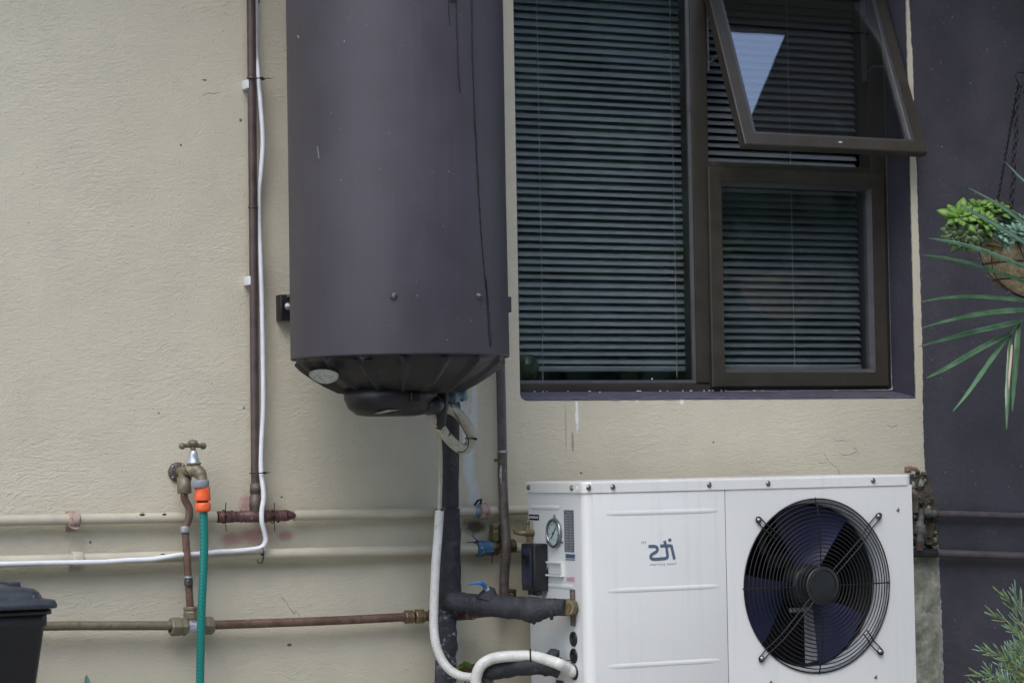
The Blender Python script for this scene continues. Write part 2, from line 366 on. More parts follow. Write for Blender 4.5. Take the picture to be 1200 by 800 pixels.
M = dict(
 wall=wall_material(), dark=dark_paint(), glass=glass_mat(), sashglass=glass_mat('sash_glass', (.74, .78, .80), .20), tank=tank_paint(), hose=striped_hose(), cement=cement_mat(), ground=ground_mat(),
 frame=mat('bronze_aluminium', (.052, .046, .036), .42, .25, .10, 20, .08, 300, streak=(.062, .056, .046)),
 bead=mat('window_bead', (.075, .075, .08), .35, .2, .1, 30, .05),
 slatshade=mat('shaded_blind_slat', (.25, .265, .275), .42, 0, .06, 12, .05, spots=(.12, .12, .12)),  # right blind: shade of the window recess put into the slat colour
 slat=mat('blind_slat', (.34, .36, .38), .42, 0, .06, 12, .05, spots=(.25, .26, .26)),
 cord=mat('blind_cord', (.5, .52, .55), .7, 0, .05, 30, .1),
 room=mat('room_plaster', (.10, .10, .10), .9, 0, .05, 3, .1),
 reveal=mat('reveal_paint', (.050, .048, .066), .45, 0, .15, 9, .35, 90, spots=(.13, .12, .15), bd=.002),
 sill=mat('sill_paint', (.085, .08, .115), .42, 0, .2, 25, .35, 90, col2=(.14, .135, .17), bd=.002),
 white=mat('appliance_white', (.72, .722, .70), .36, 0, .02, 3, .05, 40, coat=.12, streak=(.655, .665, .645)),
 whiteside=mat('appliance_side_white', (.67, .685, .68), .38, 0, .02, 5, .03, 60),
 seam=mat('panel_gap', (.05, .05, .055), .8, 0, .1),
 wire=mat('black_wire', (.005, .005, .006), .5, 0, .2, 40, .1),
 blade=mat('navy_fan_blade', (.015, .020, .072), .42, 0, .12, 12, .1, 60, spots=(.05, .05, .09)),
 hub=mat('fan_hub', (.014, .016, .017), .45, 0, .15, 30, .2),
 cavity=mat('fan_cavity', (.012, .012, .014), .8, 0, .2, 20, .2),
 duct=mat('fan_duct_white', (.62, .64, .66), .5, 0, .05, 20, .1),
 galv=mat('galvanised_steel', (.30, .31, .32), .45, .7, .2, 30, .2),
 steel=mat('screw_steel', (.22, .21, .20), .35, .9, .3, 90, .1),
 screwpainted=mat('screw_dark', (.09, .085, .09), .4, .6, .3, 90, .1),
 brown=mat('brown_painted_pipe', (.075, .050, .046), .42, 0, .25, 30, .25, 120, streak=(.10, .075, .07)),
 copper=mat('weathered_copper', (.155, .092, .068), .5, .25, .3, 28, .3, 110, col2=(.085, .058, .048), spots=(.30, .30, .28)),
 copperdull=mat('dull_copper_grey', (.110, .088, .074), .5, .15, .3, 22, .3, 110, col2=(.075, .060, .052), spots=(.3, .3, .28)),
 redcopper=mat('maroon_primer_pipe', (.115, .050, .048), .5, .1, .3, 30, .3, 90, col2=(.07, .05, .055), spots=(.25, .25, .28)),
 olive=mat('olive_painted_brass', (.165, .145, .095), .42, .1, .16, 30, .25, 120, col2=(.12, .10, .06)),
 brass=mat('tarnished_brass', (.20, .155, .08), .45, .5, .3, 60, .25, 160, col2=(.12, .085, .04)),
 oldbrass=mat('dirty_brass', (.11, .09, .045), .5, .5, .3, 60, .3, 160, col2=(.05, .04, .025)),
 chrome=mat('pale_chrome', (.50, .54, .58), .3, .5, .1, 60, .1),
 beigepipe=mat('beige_painted_pipe', (.48, .45, .35), .45, 0, .08, 12, .2, 80, spots=(.3, .27, .2)),
 chip=mat('chipped_clamp', (.36, .27, .23), .6, 0, .2, 60, .5, 100, col2=(.23, .09, .08)),
 cable=mat('white_cable', (.72, .74, .77), .4, 0, .05, 30, .1),
 clip=mat('white_plastic_clip', (.66, .70, .70), .45, 0, .06, 30, .1),
 conduit=mat('white_conduit', (.66, .66, .62), .38, 0, .07, 14, .08, 60, col2=(.58, .57, .51)),
 cream=mat('aged_cream_conduit', (.46, .44, .35), .4, 0, .12, 25, .1, 60, col2=(.36, .34, .26)),
 foam=mat('black_foam_insulation', (.026, .028, .033), .72, 0, .35, 24, .9, 48, col2=(.048, .050, .056), bd=.007),
 foamold=mat('peeling_insulation', (.035, .037, .045), .7, 0, .3, 20, .8, 50, col2=(.30, .32, .36), bd=.006),
 tape=mat('blue_thread_tape', (.030, .095, .18), .5, 0, .2, 60, .4, 90, col2=(.18, .26, .33)),
 bluefit=mat('blue_fitting', (.16, .28, .36), .45, .1, .3, 60, .3, 90, col2=(.30, .36, .38)),
 bluehandle=mat('blue_lever', (.045, .17, .42), .35, 0, .12, 60, .1),
 orange=mat('orange_connector', (.86, .13, .035), .4, 0, .06, 60, .1),
 grey=mat('grey_plastic', (.25, .27, .30), .5, 0, .08, 60, .15),
 black=mat('black_plastic', (.014, .014, .016), .38, 0, .25, 30, .25),
 tie=mat('black_cable_tie', (.006, .006, .006), .5, 0, .2, 30, .1),
 binm=mat('black_bin_plastic', (.013, .014, .017), .42, 0, .25, 8, .4, 160, spots=(.045, .048, .055), bd=.001),
 lidm=mat('weathered_lid_plastic', (.030, .034, .045), .5, 0, .25, 20, .5, 160, col2=(.055, .058, .068), spots=(.13, .14, .15), bd=.001),
 solder=mat('grey_solder', (.36, .38, .38), .45, .4, .3, 120, .5, 160),
 dome=mat('heater_end_plastic', (.009, .0085, .0095), .45, 0, .3, 16, .2, 60, streak=(.024, .022, .024)),
 sticker=mat('faded_sticker', (.38, .40, .37), .5, 0, .3, 60, .1, col2=(.24, .25, .22)),
 label_dark=mat('rating_plate', (.125, .13, .15), .5, 0, .12, 200, .1), label_line=mat('plate_print', (.28, .29, .31), .5, 0, .1),
 label_blue=mat('blue_plate', (.07, .10, .17), .5, 0, .1), label_blue2=mat('pale_blue_plate', (.18, .22, .30), .5, 0, .1),
 label_pink=mat('pink_sticker', (.62, .42, .46), .5, 0, .1, 60, .05), label_black=mat('black_tag', (.008, .009, .014), .45, 0, .1),
 print_white=mat('white_print', (.55, .58, .62), .5, 0, .05), print_blue=mat('slate_blue_print', (.085, .125, .185), .5, 0, .03),
 print_tan=mat('grey_tan_print', (.30, .27, .25), .5, 0, .03), print_red=mat('faded_red_print', (.6, .28, .32), .5, 0, .03),
 purplesticker=mat('purple_sticker', (.05, .02, .12), .5, 0, .1),
 dial=mat('gauge_dial', (.42, .52, .50), .35, 0, .04), rim=mat('gauge_rim', (.26, .28, .30), .28, .85, .1),
 greydisp=mat('control_cover', (.018, .026, .050), .22, 0, .1, 20, .05), lcd=mat('control_window', (.004, .005, .008), .12, 0, .1),
 rubble=mat('hollow_shade_rubble', (.075, .065, .045), .9, 0, .4, 60, .8, 90, col2=(.03, .028, .02), bd=.003), corroded=mat('corroded_joint_metal', (.10, .105, .10), .7, .2, .4, 80, .6, 120, col2=(.06, .055, .05), spots=(.35, .38, .38), bd=.002), rust=mat('rusty_stub', (.075, .042, .034), .7, .1, .4, 80, .6, 120, col2=(.06, .04, .035)),
 greypipe=mat('grey_purple_pipe', (.082, .072, .078), .45, 0, .2, 30, .3, 110, spots=(.2, .2, .2)),
 brick=mat('exposed_brick', (.22, .125, .10), .85, 0, .3, 40, .8, 80, col2=(.16, .10, .075), bd=.003),
 coir=mat('coir_liner', (.40, .32, .20), .95, 0, .35, 60, 1.0, 140, col2=(.22, .15, .09), bd=.005),
 vase=mat('green_glazed_pot', (.06, .075, .045), .35, 0, .3, 30, .1, col2=(.02, .02, .02)),
 soffit=mat('soffit_board', (.10, .09, .075), .7, 0, .1, 5, .2), tile=mat('roof_sheet', (.12, .10, .09), .7, 0, .2, 5, .3),
 plinth=mat('concrete_plinth', (.28, .27, .24), .85, 0, .2, 8, .5, 60, bd=.003),
 leafdark=leaf_mat('palm_leaf', (.050, .115, .048), (.105, .20, .10), .27, 20), leafdry=leaf_mat('dry_palm_leaf', (.42, .32, .25), (.50, .42, .34), .6),
 succ=leaf_mat('succulent_green', (.060, .145, .022), (.17, .30, .045), .55, 70), succ2=leaf_mat('succulent_olive', (.05, .085, .035), (.10, .15, .06), .45, 45),
 succb=leaf_mat('blue_green_succulent', (.10, .20, .15), (.18, .30, .22), .5, 45),
 rose=leaf_mat('grey_green_needles', (.12, .20, .13), (.26, .37, .25), .55, 60), rose2=leaf_mat('pale_green_needles', (.14, .22, .06), (.25, .34, .13), .55, 60),
 stem=leaf_mat('woody_stem', (.16, .14, .06), (.26, .21, .11), .7), hedge=leaf_mat('hedge_leaf', (.018, .032, .016), (.040, .065, .030), .6, 5),
 soil=mat('potting_soil', (.025, .018, .012), .95, 0, .3, 60, .8),
)

# ================================================================== setting
part('ground', MB().add([(-60, -60, 0), (60, -60, 0), (60, 30, 0), (-60, 30, 0)], [(0, 1, 2, 3)]), M['ground'], None, struct=True, fix=False)

# window opening in the wall (outer edge)
OX0, OX1 = at(609.5, 465).x, at(1073, 440).x
OZ0, OZ1 = at(830, 468).z, 2.26
TW = .21
WX0, WX1, WZ1 = -6.0, 5.0, 2.62
wall = thing('house_wall', 'beige trowelled plaster house wall behind the heater and pipes', 'wall', (0, TW/2, 0))
def corner_outline():
    """opening outline with a small chamfer at the lower left corner"""
    return [(OX0, OZ1), (OX0, OZ0+.014), (OX0+.004, OZ0+.005), (OX0+.014, OZ0), (OX1, OZ0), (OX1, OZ1)]
mb = MB()
o = corner_outline()
mb.box((WX0, 0, 0), (OX0, TW, WZ1)); mb.box((OX1, 0, 0), (WX1, TW, WZ1))
mb.box((OX0, 0, 0), (OX1, TW, OZ0)); mb.box((OX0, 0, OZ1), (OX1, TW, WZ1))
mb.prism([(OX0, OZ0+.014), (OX0+.004, OZ0+.005), (OX0+.014, OZ0), (OX0, OZ0)], 0, .1)
# one clean sheet: front face as an n-gon ring instead of butted boxes
mb = MB()
def wallface(y, flip=False):
    xs = [WX0, OX0, OX1, WX1]; zs = [0, OZ0, OZ1, WZ1]
    for i in range(3):
        for j in range(3):
            if i == 1 and j == 1: continue
            mb.quad((xs[i], y, zs[j]), (xs[i+1], y, zs[j]), (xs[i+1], y, zs[j+1]), (xs[i], y, zs[j+1]))
wallface(0); wallface(TW)
mb.quad((OX0, 0, OZ0), (OX0, TW, OZ0), (OX0, TW, OZ1), (OX0, 0, OZ1)); mb.quad((OX1, 0, OZ0), (OX1, TW, OZ0), (OX1, TW, OZ1), (OX1, 0, OZ1))
mb.quad((OX0, 0, OZ0), (OX1, 0, OZ0), (OX1, TW, OZ0), (OX0, TW, OZ0)); mb.quad((OX0, 0, OZ1), (OX1, 0, OZ1), (OX1, TW, OZ1), (OX0, TW, OZ1))
mb.quad((WX0, 0, 0), (WX0, TW, 0), (WX0, TW, WZ1), (WX0, 0, WZ1)); mb.quad((WX1, 0, 0), (WX1, TW, 0), (WX1, TW, WZ1), (WX1, 0, WZ1))
mb.quad((WX0, 0, WZ1), (WX1, 0, WZ1), (WX1, TW, WZ1), (WX0, TW, WZ1))
part('plaster_face', mb, M['wall'], wall)
# fill of the rounded lower left corner
part('corner_fillet', MB().prism([(OX0, OZ0+.016), (OX0+.004, OZ0+.006), (OX0+.015, OZ0), (OX0, OZ0)], .001, .10), M['wall'], wall)
# painted reveals: right jamb, left jamb, head and the sloping sill
def rough_line(n, amp, seed):
    return [noise.noise(Vector((i*.37, seed, 0)))*amp + noise.noise(Vector((i*1.3, seed+5, 0)))*amp*.5 for i in range(n)]
N = 160; off = rough_line(N, .0035, 3)
mb = MB()
for i in range(N-1):                      # right jamb, front edge of the paint wanders a little round the arris
    z0 = OZ0+(OZ1-OZ0)*i/(N-1); z1 = OZ0+(OZ1-OZ0)*(i+1)/(N-1)
    mb.quad((OX1-.002, max(.001, off[i]+.002), z0), (OX1-.002, TW, z0), (OX1-.002, TW, z1), (OX1-.002, max(.001, off[i+1]+.002), z1))
mb.box((OX0+.0005, .004, OZ0+.02), (OX0+.003, TW, OZ1)); mb.box((OX0+.003, .004, OZ1-.003), (OX1-.003, TW, OZ1-.0005))
part('painted_reveal', mb, M['reveal'], wall, fix=False)
mb = MB(); n = 120; w = rough_line(n, .0022, 9)
SZ = at(830, 458.5, .105).z
xs = [OX0+.0145+(OX1-OX0-.017)*i/(n-1) for i in range(n)]
for i in range(n-1):
    a, b = xs[i], xs[i+1]
    mb.quad((a, -.0015, OZ0+.001+w[i]), (b, -.0015, OZ0+.001+w[i+1]), (b, .006, OZ0+.0045+w[i+1]*.3), (a, .006, OZ0+.0045+w[i]*.3))
    mb.quad((a, .006, OZ0+.0045+w[i]*.3), (b, .006, OZ0+.0045+w[i+1]*.3), (b, .125, SZ+.004), (a, .125, SZ+.004))
part('painted_sill', mb, M['sill'], wall, label='dark purple painted window sill', fix=False)
# bead of filler between frame and reveal / sill
fl = at(1044.5, 457, .1)
pp = [Vector((OX1-.004, .098, 2.1)), Vector((OX1-.004, .098, SZ+.03)), Vector((OX1-.007, .092, SZ+.008)), Vector((OX1-.02, .088, SZ+.001)), Vector((OX1-.09, .090, SZ+.001)), Vector((OX1-.5, .096, SZ+.000))]
part('filler_bead', MB().tube(smooth_path(pp, 8), [.0004]*8+[.0010]*8+[.0026]*8+[.0016]*8+[.0009]*9, 6), M['solder'], wall)
dm = MB()
for i in range(20):
    x = random.uniform(OX0+.05, OX1-.03) if i % 3 else random.uniform(OX0+.42, OX0+.66)
    dm.ball((x, .100-.002, SZ+.0015), (random.uniform(.0015, .006), .002, .0012), 6)
for (px, py) in ((764, 444), (622, 461), (703, 460)): dm.ball(at(px, py, .096), .0022, 6)
part('paint_speck', dm, M['clip'], wall, stuff=True)

# dark painted wall at the right: a coat with its own ragged edge
bl = [(1066, -60), (1066.5, 0), (1067, 10), (1068.3, 30), (1068.8, 48), (1070, 55), (1071, 80), (1072, 118), (1074, 150), (1075.4, 200), (1077, 260), (1079, 310), (1080.5, 360), (1082, 410), (1082.5, 440), (1082.3, 465), (1083, 500), (1084, 530), (1085, 548), (1088, 562), (1094, 585), (1098, 610), (1099.5, 640), (1100, 660), (1102, 700), (1104, 740), (1105, 780), (1106, 830)]
edge = []
for i in range(len(bl)-1):
    k = max(2, int((bl[i+1][1]-bl[i][1])/2.5))
    for j in range(k):
        t = j/k; px = bl[i][0]*(1-t)+bl[i+1][0]*t; py = bl[i][1]*(1-t)+bl[i+1][1]*t
        q = at(px, py, -.004); a = .0022 if py < 520 else .0035
        edge.append((q.x+a*noise.noise(Vector((py*.11, 2, 0)))+a*.6*noise.noise(Vector((py*.43, 7, 0))), q.z))
edge[0] = (edge[0][0], WZ1); edge.append((edge[-1][0]+.004, 0.0))
mb = MB()
for i in range(len(edge)-1):
    a, b = edge[i], edge[i+1]
    mb.quad((a[0], -.004, a[1]), (b[0], -.004, b[1]), (WX1, -.004, b[1]), (WX1, -.004, a[1]))
    mb.quad((a[0], -.004, a[1]), (a[0], .001, a[1]), (b[0], .001, b[1]), (b[0], -.004, b[1]))
dw = part('dark_wall', mb, M['dark'], None)
tag(dw, 'dark purple painted wall at the right behind the hanging basket', 'wall')
# whitish efflorescence line along the lower edge of the dark coat
e2 = [Vector((x-.002, -.003, z)) for x, z in edge if .3 < z < .87]
part('lime_line', MB().tube(e2, [random.uniform(.0012, .0045) for _ in e2], 6), M['solder'], wall)
# broken cement chase with pipes behind the heat pump's end
mb = MB(); nx, nz = 16, 110
zl, zh = .25, at(1080, 556).z
def chase_x(z, u):
    ex = min(edge, key=lambda q: abs(q[1]-z))[0]
    return (at(1056, 600).x)*(1-u)+(ex+.001)*u
g0 = []
for j in range(nz+1):
    z = zl+(zh-zl)*j/nz
    for i in range(nx+1):
        u = i/nx; x = chase_x(z, u)
        d = .5+.5*noise.noise(Vector((x*22, z*16, 1)))+.35*noise.noise(Vector((x*70, z*60, 4)))
        env = math.sin(PI*u)**.5
        y = -.002-.013*d*env
        if z > at(1080, 642).z: y = .03*env*(.6+.6*noise.noise(Vector((x*30, z*30, 8)))) - .004   # open upper pocket
        if z > zh-.03: y *= 1.0
        g0.append((x, y, z))
fs = [(j*(nx+1)+i, j*(nx+1)+i+1, (j+1)*(nx+1)+i+1, (j+1)*(nx+1)+i) for j in range(nz) for i in range(nx)]
ks = int(nz*(at(1080, 642).z-zl)/(zh-zl))
vv = [(x, -.006-.010*abs(noise.noise(Vector((x*60, z*55, 2))))-.004*noise.noise(Vector((x*150, z*150, 5))) if z > at(1080, 640).z else y-.002, z) for x, y, z in g0]
mb.add(vv, fs[:ks*nx], True)
part('cement_patch', mb, M['cement'], wall, label='rough mossy cement strip beside the dark paint', fix=False)
mb = MB(); mb.add(vv, fs[ks*nx:], True)
part('broken_chase', mb, M['rubble'], wall, label='broken hollow with rubble round the old pipe joint', fix=False)  # stands proud; shade of the hollow is put into the dark rubble colour
for L in ([(976, 514), (982, 517), (988, 515), (993, 518)], [(983, 530), (989, 533), (997, 532), (1003, 529)], [(958, 540), (963, 543), (968, 541)], [(1000, 524), (1005, 528), (1006, 533)], [(1040, 498), (1046, 500), (1052, 497)], [(327, 695), (331, 700), (333, 703), (337, 707), (338, 711), (341, 714), (345, 720)], [(345, 718), (347, 716), (352, 722)], [(237, 112), (244, 109), (251, 110), (257, 108)], [(312, 91), (318, 92), (322, 91)], [(965, 530), (972, 541), (980, 547), (985, 556)]):
    pts = smooth_path([at(a, b, -.0002) for a, b in L], 4)
    part('hairline_crack', MB().tube(pts, [.0002+.0003*random.random() for _ in pts], 4), M['oldbrass'], wall)
def chunk(px, py, w, h, Y, m, name, lab=None, seed=0, d=.02):
    bm = bmesh.new(); bmesh.ops.create_icosphere(bm, subdivisions=3, radius=1)
    c = at(px, py, Y)
    for v in bm.verts:
        f = 1+.45*noise.noise(v.co*1.7+Vector((seed, 0, 0)))+.2*noise.noise(v.co*5+Vector((seed, 3, 0)))
        v.co = Vector((c.x+v.co.x*w/900*f, c.y+v.co.y*d*f, c.z+v.co.z*h/1014*f))
    return part(name, MB().bm(bm, True), m, wall, lab)
chunk(1067, 549.5, 20, 8, .0005, M['brick'], 'brick_patch', 'patch of exposed reddish brick where plaster fell off', 1, .003)
random.seed(31)
for k in range(70):
    t = random.random(); py = 553+t*92; x1_ = np.interp(py, [553, 585, 610, 645], [1087, 1093, 1097, 1099]); px = random.uniform(1068, x1_-2)
    w_ = random.uniform(5, 13)
    chunk(px, py, w_*.55, w_*random.uniform(.35, 1.0), random.uniform(-.010, .000), M['cement'] if random.random() < .4 else M['rubble'], 'cement_lump', None, 40+k, random.uniform(.006, .014))
# old patched plaster chips right of the window foot
# house roof edge and an unseen slab added to cut the sky reflection
eave = thing('roof_eave', 'brown boarded roof eave along the top of the wall', 'roof', (0, 0, 2.65))
part('soffit', MB().box((WX0, -.365, 2.65), (WX1, .4, 2.68)), M['soffit'], eave)
part('fascia', MB().box((WX0, -.39, 2.645), (WX1, -.367, 2.80)), M['frame'], eave)
part('roof_sheet', MB().box((WX0, -.46, 2.805), (WX1, .6, 2.83)), M['tile'], eave)
blocker = thing('sky_blocker', 'unseen dark slab added to cut the sky reflected in the open sash', 'roof', (1.26, -.34, 2.66))
mb = MB(); mb.prism([(0, 0), (0, 0)], 0, 0) if False else None
vs = [(1.292, -.392, 2.655), (1.41, -2.2, 2.655), (5.0, -2.2, 2.655), (5.0, -.392, 2.655)]
part('blocker_slab', MB().add(vs+[(x+.03, y, z+.02) for x, y, z in vs], [(0, 1, 2, 3), (7, 6, 5, 4), (0, 4, 5, 1), (1, 5, 6, 2), (2, 6, 7, 3), (3, 7, 4, 0)]), M['soffit'], blocker)
part('blocker_post', MB().box((4.8, -2.15, 0), (4.92, -2.03, 2.654)), M['frame'], blocker)

# room behind the window (unlit)
mb = MB(); x0, x1, y0, y1, z0, z1 = -1.2, 2.6, TW+.002, 3.2, 0.02, 2.55
mb.quad((x0, y1, z0), (x1, y1, z0), (x1, y1, z1), (x0, y1, z1)); mb.quad((x0, y0, z0), (x0, y1, z0), (x0, y1, z1), (x0, y0, z1))
mb.quad((x1, y0, z0), (x1, y1, z0), (x1, y1, z1), (x1, y0, z1)); mb.quad((x0, y0, z0), (x1, y0, z0), (x1, y1, z0), (x0, y1, z0)); mb.quad((x0, y0, z1), (x1, y0, z1), (x1, y1, z1), (x0, y1, z1))
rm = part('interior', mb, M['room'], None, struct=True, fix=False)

# ================================================================== window
FY = .105
WIN = thing('window', 'bronze aluminium window with its top right sash propped open', 'window', ((OX0+OX1)/2, FY, OZ0))
IX0, IX1 = OX0+.001, OX1-.0025
def PX(px, py, Y=FY): return at(px, py, Y).x
def PZ(px, py, Y=FY): return at(px, py, Y).z
zb = PZ(812, 448.5); mx0, mx1 = PX(816, 430), PX(833.5, 430)
fb = SZ-.002
fd = .052   # frame depth
HZ = 2.20   # head of the opening lights
part('frame_rail', MB().box((IX0, FY, fb), (IX1, FY+fd, zb), .0012), M['frame'], WIN)
part('frame_rail', MB().box((IX0, FY, HZ+.002), (IX1, FY+fd, OZ1-.004), .0012), M['frame'], WIN)
part('frame_stile', MB().box((IX0, FY, zb+.0003), (IX0+.012, FY+fd, HZ+.0017), .001), M['frame'], WIN)
rx0 = PX(1019, 200)
part('frame_stile', MB().box((rx0+.004, FY, zb+.0003), (IX1, FY+fd, HZ+.0017), .001), M['frame'], WIN)
part('mullion', MB().box((mx0, FY-.004, zb+.0003), (mx1+.002, FY+fd, HZ+.0017), .0015), M['frame'], WIN)
tz0, tz1 = PZ(920, 198), PZ(920, 192.5)
part('transom', MB().box((mx1+.0025, FY, tz0-.01), (rx0+.0035, FY+fd, tz1), .0012), M['frame'], WIN)
# glazing beads of the fixed light
def beads(x0, x1, z0, z1, w, y0, y1, parent, m, nm='glazing_bead'):
    """four mitred strips round a rectangle, each its own part"""
    X0, X1, Z0, Z1 = x0+w, x1-w, z0+w, z1-w
    for q in ([(x0, z0), (x1, z0), (X1, Z0), (X0, Z0)], [(x1, z0), (x1, z1), (X1, Z1), (X1, Z0)], [(x1, z1), (x0, z1), (X0, Z1), (X1, Z1)], [(x0, z1), (x0, z0), (X0, Z0), (X0, Z1)]):
        b = MB(); v = [(x, y0, z) for x, z in q[:2]]+[(x, y0+(y1-y0)*.45, z) for x, z in q[2:]]
        v2 = [(x, y1, z) for x, z in q]
        b.add(v+v2, [(0, 1, 2, 3), (7, 6, 5, 4), (0, 4, 5, 1), (1, 5, 6, 2), (2, 6, 7, 3), (3, 7, 4, 0)])
        part(nm, b, m, parent)
beads(IX0+.0125, mx0-.0003, zb+.0004, HZ, .007, FY+.001, FY+.012, WIN, M['bead'])
part('pane', MB().box((IX0+.015, FY+.008, zb+.003), (mx0-.003, FY+.0115, HZ-.004)), M['glass'], WIN)
# lower right casement, closed, proud of the frame
cs = part('casement_sash', MB().box((0, 0, 0), (.001, .001, .001)), M['frame'], WIN)
bpy.data.objects.remove(cs)
cx0, cx1 = PX(834.5, 430, FY-.012), PX(1041, 430, FY-.012)
cz0, cz1 = PZ(940, 453, FY-.012), PZ(940, 199.5, FY-.012)
def sash(x0, x1, z0, z1, w, y0, y1):
    """flat mitred bars, returned as four MBs"""
    out = []; X0, X1, Z0, Z1 = x0+w, x1-w, z0+w, z1-w
    for q in ([(x0, z0), (x1, z0), (X1, Z0), (X0, Z0)], [(x1, z0), (x1, z1), (X1, Z1), (X1, Z0)], [(x1, z1), (x0, z1), (X0, Z1), (X1, Z1)], [(x0, z1), (x0, z0), (X0, Z0), (X0, Z1)]):
        b = MB(); e = .0025
        cxm, czm = (x0+x1)/2, (z0+z1)/2
        def sh(x, z): return (x+(e if x < cxm else -e), z+(e if z < czm else -e))
        v = [(*sh(*q[0]), y0), (*sh(*q[1]), y0), (q[2][0], q[2][1], y0), (q[3][0], q[3][1], y0)]
        v1 = [(x, z, y0+e) for x, z in q[:2]]
        v2 = [(x, z, y1) for x, z in q]
        V = [(a, c, b2) for a, b2, c in v]+[(a, c, b2) for a, b2, c in v1]+[(a, c, b2) for a, b2, c in v2]
        b.add(V, [(0, 1, 2, 3), (4, 5, 1, 0), (4, 6+0, 7, 5), (2, 1, 5, 7, 8), (3, 9, 6, 4, 0), (3, 2, 8, 9), (6, 9, 8, 7)])
        out.append(b)
    return out
for b in sash(cx0, cx1, cz0, cz1, .036, FY-.014, FY-.001): part('casement_bar', b, M['frame'], WIN)
beads(cx0+.0363, cx1-.0363, cz0+.0363, cz1-.0363, .009, FY-.008, FY+.02, WIN, M['bead'])
part('pane', MB().box((cx0+.04, FY+.013, cz0+.04), (cx1-.04, FY+.017, cz1-.04)), M['glass'], WIN)
# open top-hung sash
L0, L1 = .598, 1.136
By, Bz = -.083, 1.741
ang = math.atan2(.10-By, HZ-Bz); LEN = math.hypot(.10-By, HZ-Bz)
Rm = Matrix.Translation(Vector((0, .10, HZ))) @ Matrix.Rotation(-ang, 4, 'X')
def tilt(mb):
    for i, v in enumerate(mb.v): mb.v[i] = Rm @ v
    return mb
# local frame: x along, z from -LEN..0, y out of plane (negative = outside)
sh_o = part('open_sash', tilt(MB().box((L0+.004, .0265, -LEN+.004), (L1-.004, .030, -LEN+.03))), M['frame'], WIN)
for b in sash(L0, L1, -LEN, 0, .030, 0.0, .026): part('sash_bar', tilt(b), M['frame'], sh_o)
for (q0, q1) in (((L0+.0303, -LEN+.0303), (L0+.040, -.031)), ((L1-.040, -LEN+.0303), (L1-.0303, -.031)), ((L0+.041, -LEN+.0303), (L1-.041, -LEN+.036))):
    part('sash_bead', tilt(MB().box((q0[0], .003, q0[1]), (q1[0], .010, q1[1]))), M['bead'], sh_o)
part('pane', tilt(MB().box((L0+.034, .011, -LEN+.033), (L1-.034, .015, -.03))), M['sashglass'], sh_o)
hp = Vector(((L0+L1)/2+.01, 0, 0))
b = MB(); b.box((hp.x-.012, .030, -LEN+.008), (hp.x+.012, .040, -LEN+.024), .002)
b.tube([(hp.x, .038, -LEN+.016), (hp.x+.004, .050, -LEN+.02), (hp.x+.012, .060, -LEN+.05)], [.005, .005, .0035], 8)
part('sash_handle', tilt(b), M['galv'], sh_o)
part('logo_chip', tilt(MB().box((hp.x-.006, -.0008, -LEN+.016), (hp.x+.004, .001, -LEN+.0185))), M['clip'], sh_o)
for X in (mx1+.010, rx0-.004):        # friction stays
    a = Vector((X, FY+.01, HZ-.03)); bpt = Vector((X, FY+.004, PZ(1020, 95))); cpt = Rm @ Vector((X, .02, -.24))
    part('stay_arm', MB().box((X-.002, FY-.002, bpt.z), (X+.0015, FY+.016, HZ-.01)), M['galv'], WIN)
    mid = (bpt+cpt)/2+Vector((.003 if X < .8 else -.003, 0, .02))
    part('stay_arm', MB().tube([bpt+Vector((.003, -.006, .02)), mid, cpt], .003, 6), M['galv'], WIN)

# ================================================================== blinds and pot on the inner sill
def blind(px0, px1, yb, label, cords, sm='slat'):
    Y = TW-.005
    x0, x1 = at(px0, 300, Y).x, at(px1, 300, Y).x
    zb_ = at((px0+px1)/2, yb, Y).z
    t = thing('venetian_blind', label, 'blind', ((x0+x1)/2, Y, zb_-.02), 'venetian blinds behind the window panes')
    # crowned slat, tilted so that its outer edge is low
    a = math.radians(41); wv = .025; ns = 6
    b = MB(); top = []; L = x1-x0
    for i in range(ns+1):
        u = i/ns-.5; h = .0022*(1-4*u*u)
        y, z = u*wv, h
        yy, zz = y*math.cos(a)-z*math.sin(a), y*math.sin(a)+z*math.cos(a)
        top += [(-L/2, yy, zz), (L/2, yy, zz)]
    b.add(top, [(2*i, 2*i+1, 2*i+3, 2*i+2) for i in range(ns)], True)
    b.add([(x, y+.0002, z-.0004) for x, y, z in top], [(2*i, 2*i+2, 2*i+3, 2*i+1) for i in range(ns)], True)
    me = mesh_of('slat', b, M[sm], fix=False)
    pitch = .01865; k = 0; z = zb_+.016
    while z < 2.22:
        inst('slat', me, ((x0+x1)/2+random.uniform(-.0012, .0012), Y, z+random.uniform(-.0007, .0007)), t, rot=(random.uniform(-.11, .11), random.uniform(-.0022, .0022), 0)); z += pitch; k += 1
    part('bottom_rail', MB().box((x0, Y-.012, zb_-.012), (x1, Y+.012, zb_+.002), .003), M['slat'], t)
    for cp in cords:
        p0, p1 = at(cp[0], 10, Y-.018), at(cp[1], cp[2], Y-.018)
        p0.x = p1.x = (p0.x+p1.x)/2; p0.z = 2.24
        part('lift_cord', MB().tube(smooth_path([p0, (p0+p1)/2+Vector((.001, 0, 0)), p1, p1+Vector((-.002, 0, -.008))], 5), .0009, 5), M['cord'], t)
    return t, x0, x1
blind(596, 808, 430, 'wide venetian blind behind the left window pane', [(628, 637, 433), (781, 797, 424)])
blind(822, 1004, 428, 'narrower venetian blind behind the right window panes', [(923, 930, 425)], 'slatshade')
c = at(617, 446, .165); 
pot = part('pot', MB().lathe((c.x, c.y, c.z), (0, 0, 1), [(0, .001), (0, .016), (.012, .026), (.03, .032), (.048, .027), (.058, .018), (.062, .016), (.062, .013), (.03, .012)], 24), M['vase'])
